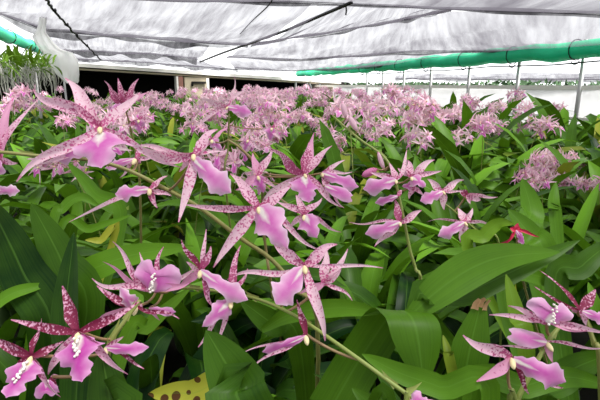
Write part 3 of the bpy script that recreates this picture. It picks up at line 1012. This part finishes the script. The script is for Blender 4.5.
ORD = 'first second third fourth fifth sixth seventh eighth ninth tenth eleventh twelfth thirteenth fourteenth fifteenth sixteenth seventeenth eighteenth nineteenth twentieth'.split()
for it in pending:
    x, y, px, flowery, row = it
    lod = 0 if y < 1.9 else 1
    sc_ = rr.uniform(.85, 1.05) * (.80 if y < .75 else .9 if y < 1.0 else 1.0)
    if y > 1.9: sc_ *= 1.12 + .16 * min(1, (y - 1.9) / 1.5) * (px > 400)
    what = ('flowerless', 'single-spray pink', 'two-spray pink', 'pink many-flowered')[flowery]
    ci = min(7, max(0, int((px + 20) / 80)))
    if y < 3.2 or isinstance(row, str):
        band = next((t for lim, t in ROWW if y < lim), '')
        lab0 = f'{what} orchid plant {COLS[ci]} {band}'
        k = used.get(lab0, 0)
        used[lab0] = k + 1
        grp = 'orchids of the bed'
        if isinstance(row, str): lab = CL[row]
        else:
            i = ORDER[row].index(it)
            n = len(ORDER[row])
            side = f'{ORD[i]} from the left' if i < n / 2 else f'{ORD[n - 1 - i]} from the right'
            lab = f'{what} orchid plant, {side} in the {ORD[row]} row back'
    else:
        side = 'left' if px < 200 else 'middle' if px < 420 else 'right'
        lab = f'small distant {what} orchid plant in the {side} of the far bed'
        grp = f'distant {what} orchids, {side}'
    root = thing('orchid_plant', lab, 'orchid', (x, y, 0), rr.uniform(0, 2 * PI), grp)
    root.scale = (sc_,) * 3
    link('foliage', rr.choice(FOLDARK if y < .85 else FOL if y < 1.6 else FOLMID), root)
    if y < 1.8: link('pseudobulb', rr.choice(BULBM), root)
    if flowery:
        add_sprays(root, rr, flowery, lod, .66 if row in ('a', 'b', 'f', 'g', 'h') else .72 if px > 430 else .84 if y < 3.2 else .80)

# beyond the individual plants: the rest of the bed, past counting
mb = MB()
Y = 7.5
row = 0
while Y < 14.5:
    s = 0.40
    hw = 0.66 * Y + 0.3
    for i in range(int(2 * hw / s) + 1):
        x = -hw + (i + (row % 2) * .5) * s + rr.uniform(-.3, .3) * s
        y = Y + rr.uniform(-.3, .3) * s
        if x > wall_x(y) - .35 or y > back_y(x) - .4: continue
        R = Matrix.Translation((x, y, 0)) @ Matrix.Rotation(rr.uniform(0, 6.28), 4, 'Z') @ Matrix.Scale(rr.uniform(1.05, 1.25), 4)
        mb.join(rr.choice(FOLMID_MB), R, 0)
        right = proj(Vector((x, y, .6)))[0] > 430
        for k in range(int(rr.random() < .5) if right else rr.choice((1, 1, 1, 2)) - (rr.random() < .6 and proj(Vector((x, y, .6)))[0] < 200)):
            _, sp_, _m = rr.choice(SPRAYS)
            S = Matrix.Translation((rr.uniform(-.1, .1), rr.uniform(-.1, .1), 0)) @ Matrix.Rotation(rr.uniform(0, 6.28), 4, 'Z') @ Matrix.Scale(rr.uniform(.74, .88), 4)
            mb.join(_m, R @ S, 1)
            for M in sp_:
                mb.join(rr.choice(LOWMB), R @ S @ M, 2)
    Y += s * .9
    row += 1
o = link('orchid_foliage', mb.mesh('orchid_foliage', [LEAF, STEM, PETAL, LIP]))
setp(o, 'mass of tiny pink orchids filling the far end of the bed below the shed', 'orchids', None, 'stuff')


# ------------------------------------------------------------------ ground
mb = MB()
box(mb, (-1, 8, -.05), (9, 0, 0), (0, 10, 0), (0, 0, .05))
setp(link('floor', mb.mesh('floor', SOIL)), kind='structure')

# ------------------------------------------------------------------ right-hand side wall: white film under a rail
wd = Vector((-0.2633, 1, 0)).normalized()
wn = Vector((wd.y, -wd.x, 0))          # outward
A = Vector((4.05, 0.02, 0))
Lw = 15.6


def wp(s, z, off=0.0):
    return A + wd * s + wn * off + Vector((0, 0, z))


mb = MB()
n = 90
vs, uvs, fs = [], [], []
for i in range(n + 1):
    for j in range(9):
        z = j / 8 * .73
        vs.append(wp(Lw * i / n, z, .03 + .012 * math.sin(i * 1.3 + j) * math.sin(j / 8 * PI) + .02 * math.sin(i * .35)))
        uvs.append((i / n, j / 8))
for i in range(n):
    for j in range(8):
        a = i * 9 + j
        fs.append((a, a + 1, a + 10, a + 9))
mb.add(vs, fs, uvs)
setp(link('wall_right', mb.mesh('wall_right', FILM)), kind='structure')

t = thing('wall_rail', 'white rail on grey posts along the top of the white film side wall', 'rail', wp(0, 0))
mb = MB(); bar(mb, wp(0, .722), wp(Lw, .73), .05, .045)
link('rail', mb.mesh('rail', WHITE, wp(0, 0)), t)
mb = MB(); bar(mb, wp(0, .42, -.01), wp(Lw, .42, -.01), .03, .03)
link('rail', mb.mesh('rail', WHITE, wp(0, 0)), t)
# posts where the photograph has them along the wall
PS = []
for px in (700, 650, 582, 519, 470, 432, 405, 384, 368):
    r = ray(px, 90)
    # intersection with the wall line in plan
    k = (A.x * wd.y - A.y * wd.x) / (r.x * wd.y - r.y * wd.x)
    q = CAM + r * k
    s_ = (Vector((q.x, q.y, 0)) - A).dot(wd)
    PS.append(s_)
    mb = MB(); tube(mb, [wp(s_, 0, -.03), wp(s_, 1.18, -.03)], .021, .021, 8)
    link('post', mb.mesh('post', GREYM, wp(0, 0)), t)

# the rolled-up green net tied above the rail
HZ = lambda s: 1.075 + .015 * s / Lw
t = thing('net_roll', 'long roll of bright green netting tied above the white side wall', 'rolled net', wp(0, 1.07, -.13))
mb = MB()
path = [wp(Lw * i / 60, HZ(Lw * i / 60) + .008 * math.sin(i * .9) - .012 * math.sin(i * 2.3), -.13) for i in range(61)]
tube(mb, path, .088, .088, 14)
mb.v = [v + Vector((0, 0, .006 * math.sin(v.y * 9 + v.x * 5) * (1 if v.z > 1.07 else -1))) for v in mb.v]
link('roll', mb.mesh('roll', ROLLG, t.location), t)
for s_ in PS:
    c = wp(s_, HZ(s_), -.13)
    mb = MB()
    tube(mb, [c + wn * (.094 * math.cos(a)) + Vector((0, 0, .097 * math.sin(a))) for a in (2 * PI * i / 16 for i in range(17))], .005, .005, 6)
    st = link('strap', mb.mesh('strap', BLACK, t.location), t)
    mb = MB()
    e = c + Vector((0, 0, -.10))
    tube(mb, [e + wd * (.05 * math.cos(a)) + Vector((0, 0, -.035 * math.sin(a))) for a in (PI * i / 8 for i in range(9))], .006, .006, 6)
    hk = link('hook', mb.mesh('hook', BLACK, t.location), st)
    hk.matrix_parent_inverse = Matrix()
mb = MB()
tube(mb, [wp(Lw * i / 30, HZ(0) - .115 + .01 * math.sin(i * 1.7), -.12) for i in range(31)], .007, .007, 6)
link('cord', mb.mesh('cord', BLACK, t.location), t)

# foliage outside, showing just over the rail
r = random.Random(5)
mb = MB()
for i in range(2600):
    s_ = r.uniform(1.5, 13.0)
    c = wp(s_, r.uniform(.60, .775) + .012 * math.sin(s_ * 2.1), .45 + r.uniform(0, .5))
    d = Vector((r.uniform(-1, 1), r.uniform(-1, 1), r.uniform(.1, 1.2))).normalized()
    strip(mb, [c, c + d * .03, c + d * .06], lambda t: .02 * (1 - t) + .002, TOCAM, 2, .2)
setp(link('hedge', mb.mesh('hedge', HEDGE)), 'low dark hedge outside, showing over the white side rail', 'hedge', None, 'stuff')

# ------------------------------------------------------------------ back: white beam, board and dark openings
bl, br = at(40, 62.5, 8.9), at(332, 82.0, 14.2)


def bp(px, frac_y=None):
    """point of the beam's line seen in column px"""
    r = ray(px, 75)
    dx, dy = br.x - bl.x, br.y - bl.y
    k = (bl.x * dy - bl.y * dx) / (r.x * dy - r.y * dx)
    x, y = r.x * k, r.y * k
    u = ((x - bl.x) * dx + (y - bl.y) * dy) / (dx * dx + dy * dy)
    return Vector((x, y, bl.z + (br.z - bl.z) * u))


bd = Vector((br.x - bl.x, br.y - bl.y, 0)).normalized()
bn = Vector((-bd.y, bd.x, 0))          # away from the viewer
e0, e1 = bp(5), bp(340)
mb = MB()
bar(mb, e0 + Vector((0, 0, .0)), e1, .10, .07)
setp(link('trim_1', mb.mesh('trim_1', WHITE)), kind='structure')
mb = MB()
bar(mb, e0 + Vector((0, 0, -.075)) + bn * .05, e1 + Vector((0, 0, -.06)) + bn * .05, .06, .035)
setp(link('trim_2', mb.mesh('trim_2', WOOD)), kind='structure')
# room and roof behind the openings, near-black to put their shade into colour
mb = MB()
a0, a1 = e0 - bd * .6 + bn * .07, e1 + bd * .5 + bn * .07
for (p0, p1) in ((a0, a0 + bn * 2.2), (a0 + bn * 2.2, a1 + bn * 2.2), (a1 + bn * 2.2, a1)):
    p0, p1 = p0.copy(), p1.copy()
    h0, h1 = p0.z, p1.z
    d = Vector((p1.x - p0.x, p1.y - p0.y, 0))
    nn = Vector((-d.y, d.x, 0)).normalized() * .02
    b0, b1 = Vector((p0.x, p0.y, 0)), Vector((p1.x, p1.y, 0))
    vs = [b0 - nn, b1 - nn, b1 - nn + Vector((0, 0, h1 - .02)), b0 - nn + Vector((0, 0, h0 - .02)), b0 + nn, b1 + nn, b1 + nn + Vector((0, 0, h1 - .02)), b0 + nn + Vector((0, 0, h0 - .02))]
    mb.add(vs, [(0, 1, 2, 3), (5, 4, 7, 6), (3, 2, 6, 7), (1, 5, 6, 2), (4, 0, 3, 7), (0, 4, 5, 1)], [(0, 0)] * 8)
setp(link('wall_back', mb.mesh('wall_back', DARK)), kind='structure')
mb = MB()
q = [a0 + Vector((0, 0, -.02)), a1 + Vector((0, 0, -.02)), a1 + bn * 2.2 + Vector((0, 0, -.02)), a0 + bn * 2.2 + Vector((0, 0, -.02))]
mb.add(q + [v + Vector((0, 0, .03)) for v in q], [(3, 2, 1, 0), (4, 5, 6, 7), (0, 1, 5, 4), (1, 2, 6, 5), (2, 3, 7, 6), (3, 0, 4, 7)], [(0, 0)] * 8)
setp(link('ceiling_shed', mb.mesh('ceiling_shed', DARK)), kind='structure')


def upright(name, px0, px1, mat, label, cat, dep=.06, top=-.035, base=0.0):
    p0, p1 = bp(px0), bp(px1)
    m = (p0 + p1) / 2
    h = m.z + top
    t = MB()
    box(t, Vector((m.x, m.y, (h + base) / 2)) + bn * .02, (p1 - p0) * .5 * Vector((1, 1, 0)).length / 1.414 if False else Vector((p1.x - p0.x, p1.y - p0.y, 0)) * .5, bn * dep, (0, 0, (h - base) / 2))
    return t.mesh(name, mat, Vector((m.x, m.y, 0))), Vector((m.x, m.y, 0))


me, c = upright('board', 184, 206, WOOD, '', '', .03, -.10)
t = thing('board_panel', 'pale beige board panel between the two dark openings at the back', 'panel', c)
link('board', me, t)
me, c2 = upright('batten', 205.5, 208, WHITE, '', '', .05, -.10)
link('batten', me, t, c2 - c)
me, c2 = upright('batten', 175.5, 177.2, WHITE, '', '', .05, -.10)
link('batten', me, t, c2 - c)
hb = bp(191)
mb = MB()
bar(mb, hb + Vector((0, 0, -.22)) - bn * .04, hb + Vector((0, 0, -.22)) - bn * .04 + bd * .35, .04, .05)
bar(mb, hb + Vector((0, 0, -.20)) - bn * .04, hb + Vector((0, 0, -.30)) - bn * .04, .04, .04)
link('bracket', mb.mesh('bracket', DARK, c), t)
me, c = upright('door_post', 177.4, 182, RUST, '', '', .05, -.10)
setp(link('door_post', me, None, c), 'red-brown post beside the pale board panel at the back', 'post')
for px, lab in ((296, 'thin grey post inside the dark opening, leftmost by the rail end'), (307, 'thin grey post inside the dark opening, second by the rail end'), (320, 'thin grey post under the end of the white rail')):
    me, c = upright('shed_post', px - .5, px + .5, GREYM, '', '', .03, -.06)
    setp(link('shed_post', me, None, c), lab, 'post', 'thin posts at the far corner')
# slanting brace and boards at the far corner
p0, p1 = bp(309), bp(313)
mb = MB()
tube(mb, [p0 + Vector((0, 0, -.08)) - bn * .03, p1 + Vector((0, 0, -.40)) - bn * .03], .018, .018, 8)
setp(link('brace', mb.mesh('brace', GREYM)), 'short slanting grey brace in the dark far corner', 'brace')
sA, sB = Lw - 2.3, Lw - .2
mb = MB()
bar(mb, wp(Lw * .80, .37, -.06), wp(Lw * .985, .37, -.06), .03, .66)
setp(link('corner_board', mb.mesh('corner_board', simple('brown_board', (.30, .22, .17), .7, .4, 6))), 'brownish boards at the far end of the white side wall', 'boards')

# ------------------------------------------------------------------ the shade nets overhead
def poly_at(pl, u):
    x = u * (len(pl) - 1)
    # parameterise by length
    ds = [0]
    for a, b in zip(pl, pl[1:]): ds.append(ds[-1] + (b - a).length)
    s = u * ds[-1]
    for i in range(len(pl) - 1):
        if s <= ds[i + 1] + 1e-9:
            return pl[i].lerp(pl[i + 1], (s - ds[i]) / max(1e-9, ds[i + 1] - ds[i]))
    return pl[-1].copy()


def net(label, near, far, sag, seed, hem=.09, wire=True, cloth=None):
    r = random.Random(seed)
    a1, a2, a3 = r.random() * 6, r.random() * 6, r.random() * 6
    nu, nv = 70, 26
    t = thing('shade_net', label, 'shade net', poly_at(far, .5))
    o = t.location.copy()
    mb = MB()
    vs, uvs, fs, ts = [], [], [], []
    for i in range(nu + 1):
        u = i / nu
        a, b = poly_at(near, u), poly_at(far, u)
        L = (b - a).length
        for j in range(nv + 1):
            v = j / nv
            q = a.lerp(b, v)
            sg = sag * L * (4 * v * (1 - v)) * (1 + .35 * math.sin(u * 9 + a1) + .2 * math.sin(u * 23 + a2))
            q.z -= sg + .010 * math.sin(u * 40 + v * 7 + a3) * v * (1 - v) * 4 + .012 * math.sin(u * 15 + v * 16 + a2)
            vs.append(q)
            uvs.append((u, v * L / 3))
            ts.append(v)
    for i in range(nu):
        for j in range(nv):
            k = i * (nv + 1) + j
            fs.append((k, k + 1, k + nv + 2, k + nv + 1))
    mb.add(vs, fs, uvs)
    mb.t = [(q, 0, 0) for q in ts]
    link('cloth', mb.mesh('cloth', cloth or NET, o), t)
    if hem:
        mb = MB()
        vs, uvs, fs = [], [], []
        for i in range(nu * 2 + 1):
            u = i / nu / 2
            b = poly_at(far, u)
            a = poly_at(near, u)
            dr = (a - b).normalized()
            k = hem * (1 + .35 * math.sin(u * 17 + a1) + .25 * math.sin(u * 41 + a3))
            for j in range(5):
                w = j / 4
                vs.append(b + dr * (k * 2.2 * (1 - w)) + Vector((0, 0, -k * math.sin(w * PI * .62) + .01)) )
                uvs.append((u * 1.0, w * .3 + seed))
        for i in range(nu * 2):
            for j in range(4):
                k = i * 5 + j
                fs.append((k, k + 1, k + 6, k + 5))
        mb.add(vs, fs, uvs)
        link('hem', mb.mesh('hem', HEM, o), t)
    if wire:
        mb = MB()
        tube(mb, [poly_at(far, i / 30) for i in range(31)], .004, .004, 5)
        link('wire', mb.mesh('wire', BLACK, o), t)
    return t


def L_(*pts): return [at(*q) for q in pts]


over0 = [Vector((-3.4, -2.2, 1.62)), Vector((0, -2.2, 1.60)), Vector((3.9, -2.2, 1.55))]
over1 = [Vector((-3.2, 1.6, 1.62)), Vector((0, 1.6, 1.62)), Vector((3.4, 1.6, 1.52))]
R3a = L_((-90, -22, 4.6), (50, -5, 4.9), (150, 0, 5.1), (312, 4, 5.2))
R3b = L_((318, 4, 5.2), (400, 6, 4.9), (450, 9, 4.6))
R3all = L_((-90, -22, 4.6), (50, -5, 4.9), (150, 0, 5.1), (318, 4, 5.2), (450, 9, 4.6), (600, 15, 4.0), (700, 18, 3.5))
R2a = L_((-90, -6, 6.6), (0, 14, 6.8), (42, 31, 7.0), (130, 37, 7.4), (200, 43, 7.9), (247, 45, 8.1))
R2b = L_((250, 44, 8.1), (330, 33, 7.2), (400, 20, 6.0), (452, 10, 4.7))
R2c = L_((44, 32, 7.05), (130, 38, 7.45), (200, 44, 7.95), (209, 45, 8.0))
R2d = L_((245, 45, 8.1), (330, 34, 7.2), (400, 21, 6.0), (452, 11, 4.7), (600, 16, 4.0), (700, 19, 3.5))
R1c = L_((52, 50, 9.8), (100, 52, 10.0), (150, 54, 10.3), (196, 59, 10.6))
R1d = L_((226, 57, 10.6), (300, 60, 10.2), (400, 53, 7.6), (520, 51, 5.5), (600, 50, 4.5), (700, 46, 3.7))
R0c = L_((75, 59, 12.4), (150, 63, 12.8), (240, 70, 13.4))
R0d = L_((235, 68, 12.5), (290, 71, 12.8), (345, 69, 10.2), (420, 62.5, 7.9), (520, 55, 5.7), (610, 49, 4.45), (700, 44, 3.65))
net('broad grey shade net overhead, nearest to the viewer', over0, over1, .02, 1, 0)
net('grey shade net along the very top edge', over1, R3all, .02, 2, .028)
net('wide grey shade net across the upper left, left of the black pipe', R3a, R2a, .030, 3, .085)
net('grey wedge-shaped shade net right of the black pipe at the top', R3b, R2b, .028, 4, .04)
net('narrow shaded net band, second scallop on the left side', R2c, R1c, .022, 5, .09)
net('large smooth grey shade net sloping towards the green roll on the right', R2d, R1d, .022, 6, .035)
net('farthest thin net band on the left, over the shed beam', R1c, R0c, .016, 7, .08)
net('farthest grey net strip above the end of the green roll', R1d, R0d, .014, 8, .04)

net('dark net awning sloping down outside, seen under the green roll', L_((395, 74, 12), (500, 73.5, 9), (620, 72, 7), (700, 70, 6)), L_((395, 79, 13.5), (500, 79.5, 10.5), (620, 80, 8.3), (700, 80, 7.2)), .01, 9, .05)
# ------------------------------------------------------------------ pipe and cable under the nets
pts = L_((352, 0, 4.9), (343, 4, 5.0), (320, 14, 5.5), (285, 29, 6.4), (250, 42, 7.7), (222, 52, 9.2), (200, 61, 11))
for q in pts: q.z -= .02
t = thing('support_pipe', 'black pipe running away under the nets, up from the shed to the top edge', 'pipe', pts[0])
mb = MB(); tube(mb, bez(pts, 30), .017, .019, 8)
link('pipe', mb.mesh('pipe', BLACK, pts[0]), t)
mb = MB()
h0 = pts[1]
tube(mb, [h0 + Vector((.03, 0, .02)), h0 + Vector((.035, 0, -.05)), h0 + Vector((.03, 0, -.085))], .008, .008, 6)
link('hook', mb.mesh('hook', BLACK, pts[0]), t)
pts = L_((45, -4, 4.6), (52, 8, 5.0), (64, 22, 5.6), (79, 38, 6.6), (90, 49, 7.8), (101, 60, 9.4))
t = thing('hanging_cable', 'black knotted cable dropping from the top edge towards the shed', 'cable', pts[0])
mb = MB(); pa = bez(pts, 40); tube(mb, [q + Vector((.008 * math.sin(i * 2.1), 0, .008 * math.cos(i * 1.7))) for i, q in enumerate(pa)], .013, .013, 7)
link('cable', mb.mesh('cable', BLACK, pts[0]), t)
for k in (9, 17, 22, 29):
    mb = MB(); blob(mb, pa[k] + Vector((.01, 0, -.03)), (.3, 0, 1), .045, .016, 7, 5)
    link('knot', mb.mesh('knot', BLACK, pts[0]), t)
pts = L_((278, -6, 4.6), (268, 6, 5.0), (258, 17, 5.5), (250, 30, 6.2), (274, 22, 6.6))
mb = MB(); tube(mb, bez(L_((274, -4, 4.8), (268, 6, 5.1), (252, 21, 5.9), (240, 34, 6.9)), 16), .007, .007, 6)
setp(link('wire', mb.mesh('wire', BLACK)), 'thin dark wire dropping across the net left of the black pipe', 'wire')

# ------------------------------------------------------------------ left edge: green roll, white sheet, hanging orchids
g0, g1 = at(-40, 17, 6.2), at(44, 51, 11.5)
t = thing('net_roll', 'short roll of green netting at the upper left edge', 'rolled net', g0)
mb = MB(); tube(mb, [g0.lerp(g1, i / 20) + Vector((0, 0, .012 * math.sin(i * 1.4))) for i in range(21)], .105, .095, 14)
link('roll', mb.mesh('roll', ROLLG, g0), t)
for u in (.42, .72):
    c = g0.lerp(g1, u)
    ax = (g1 - g0).normalized()
    s1 = ax.cross(Vector((0, 0, 1))).normalized(); s2 = s1.cross(ax)
    mb = MB(); tube(mb, [c + s1 * (.115 * math.cos(a)) + s2 * (.115 * math.sin(a)) for a in (2 * PI * i / 14 for i in range(15))], .009, .009, 6)
    link('strap', mb.mesh('strap', BLACK, g0), t)

# white sheet hung from the net: a narrow gathered neck that opens into a loose bag
mb = MB()
rows = [(17, 40, 46), (26, 39, 45), (32, 37, 45), (37, 33, 49), (43, 36, 54), (49, 40, 60), (53, 43, 72), (60, 47, 77), (68, 52, 78), (75, 58, 78), (81, 66, 77), (83, 70, 75)]
vs, uvs, fs = [], [], []
nu = 18
for sgn in (0, 1):
    for i, (y, x0, x1) in enumerate(rows):
        for j in range(nu + 1):
            u = j / nu
            a = PI * u
            q = at(x0 + (x1 - x0) * (0.5 - 0.5 * math.cos(a)), y, 6.0)
            dep = math.sin(a) * (.02 + .10 * i / 11) * (1 if sgn else -1) + .02 * math.sin(u * 22 + i * .8)
            vs.append(q + Vector((0, dep, .004 * math.sin(u * 15))))
            uvs.append((u, i / 11))
m = len(rows)
for sgn in (0, 1):
    b = sgn * m * (nu + 1)
    for i in range(m - 1):
        for j in range(nu):
            a = b + i * (nu + 1) + j
            f = (a, a + 1, a + nu + 2, a + nu + 1)
            fs.append(f if sgn else f[::-1])
mb.add(vs, fs, uvs)
setp(link('hanging_sheet', mb.mesh('hanging_sheet', SHEET)), 'white plastic sheet hanging from the net beside the upper left plants', 'sheet')

# rack of bare-root orchids along the left side
r = random.Random(21)
rl0, rl1 = at(-30, 84, 3.3), at(66, 78, 7.4)
t = thing('plant_rack', 'thin grey rack rail carrying bare-root orchids at upper left', 'rack', (rl0.x, rl0.y, 0))
rk = Vector((rl0.x, rl0.y, 0))
for off in (0, .28):
    mb = MB(); bar(mb, rl0 + Vector((-off, off * .3, .08)), rl1 + Vector((-off, off * .3, .16)), .03, .03)
    link('rail', mb.mesh('rail', GREYM, rk), t)
for u in (.05, .5, .95):
    q = rl0.lerp(rl1, u)
    mb = MB(); tube(mb, [Vector((q.x, q.y, 0)), q + Vector((0, 0, .1))], .014, .014, 8)
    link('post', mb.mesh('post', GREYM, rk), t)
WHERE = ['at the left edge, nearest of the rack', 'second along the rack', 'third along the rack', 'fourth along the rack', 'fifth along the rack', 'sixth along the rack', 'next to last along the rack', 'at the far end of the rack by the white sheet']
for lane in range(2):
    for i in range(8):
        u = .05 + i / 8 * .95
        q = rl0.lerp(rl1, u) + Vector((-.28 * lane + r.uniform(-.03, .03), .1 * lane, .12 + .07 * u))
        lab = f'bare-root hanging orchid {WHERE[i]}, ' + ('front line' if lane == 0 else 'rear line')
        p = thing('hanging_orchid', lab, 'orchid', q, 0, 'bare-root orchids on the rack')
        mb = MB()
        for k in range(34):
            az = r.uniform(0, 2 * PI)
            b = Vector((r.uniform(-.10, .10), r.uniform(-.24, .24), r.uniform(-.05, .06)))
            pts = rnd_leaf_pts(r, b, az, r.uniform(.12, .24), math.radians(r.uniform(-20, 75)), math.radians(r.uniform(10, 110)))
            leaf(mb, pts, r.uniform(.022, .034), Vector((0, 0, 1)), (min(1, max(.2, r.gauss(.62, .15))), .1, 0), 6, 2, .3)
        link('foliage', mb.mesh('foliage', LEAF), p)
        mb = MB()
        for k in range(15):
            b = Vector((r.uniform(-.10, .10), r.uniform(-.24, .24), r.uniform(-.02, .05)))
            L = r.choice((.10, .14, .2, .26, .36))
            w = Vector((r.uniform(-.04, .04), r.uniform(-.05, .05), 0))
            tube(mb, bez([b, b + w + Vector((0, 0, -L * .4)), b + w * .4 + Vector((r.uniform(-.02, .02), 0, -L * .75)), b + w * 1.2 + Vector((0, 0, -L))], 7), .0042, .003, 4)
        o = link('roots', mb.mesh('roots', ROOT), p)
        o['kind'] = 'stuff'

# unseen sides of the house, added in dense cloth to cut the fill light
mb = MB()
def cloth_side(a, b, z):
    a, b = Vector(a), Vector(b)
    vs = [a, b, b + Vector((0, 0, z)), a + Vector((0, 0, z))]
    m = MB()
    m.add(vs, [(0, 1, 2, 3)], [(0, 0), (3, 0), (3, .5), (0, .5)], (.5, 0, 0))
    return m
setp(link('wall_left', cloth_side((-5.2, -2.2, 0), (-8.2, 9.0, 0), 1.6).mesh('wall_left', HEM)), kind='structure')
setp(link('wall_front', cloth_side((4.6, -2.2, 0), (-5.2, -2.2, 0), 1.6).mesh('wall_front', HEM)), kind='structure')

# ------------------------------------------------------------------ light: bright overcast sky and a hazy sun
w = bpy.data.worlds.new('sky')
sc.world = w
w.use_nodes = True
bg = w.node_tree.nodes['Background']
bg.inputs[0].default_value = (0.97, 0.985, 1.0, 1)
bg.inputs[1].default_value = 1.8
sd = bpy.data.lights.new('sun', 'SUN')
sd.energy = 10.0
sd.angle = math.radians(20)
sd.color = (1, .97, .92)
so = bpy.data.objects.new('sun', sd)
C.objects.link(so)
so.rotation_euler = (math.radians(10), math.radians(16), 0)

sc.view_settings.view_transform = 'Standard'
sc.view_settings.look = 'None'
sc.view_settings.gamma = 1
sc.view_settings.use_curve_mapping = False
sc.view_settings.exposure = 0.40
sc.cycles.transparent_max_bounces = 16
sc.cycles.max_bounces = 7
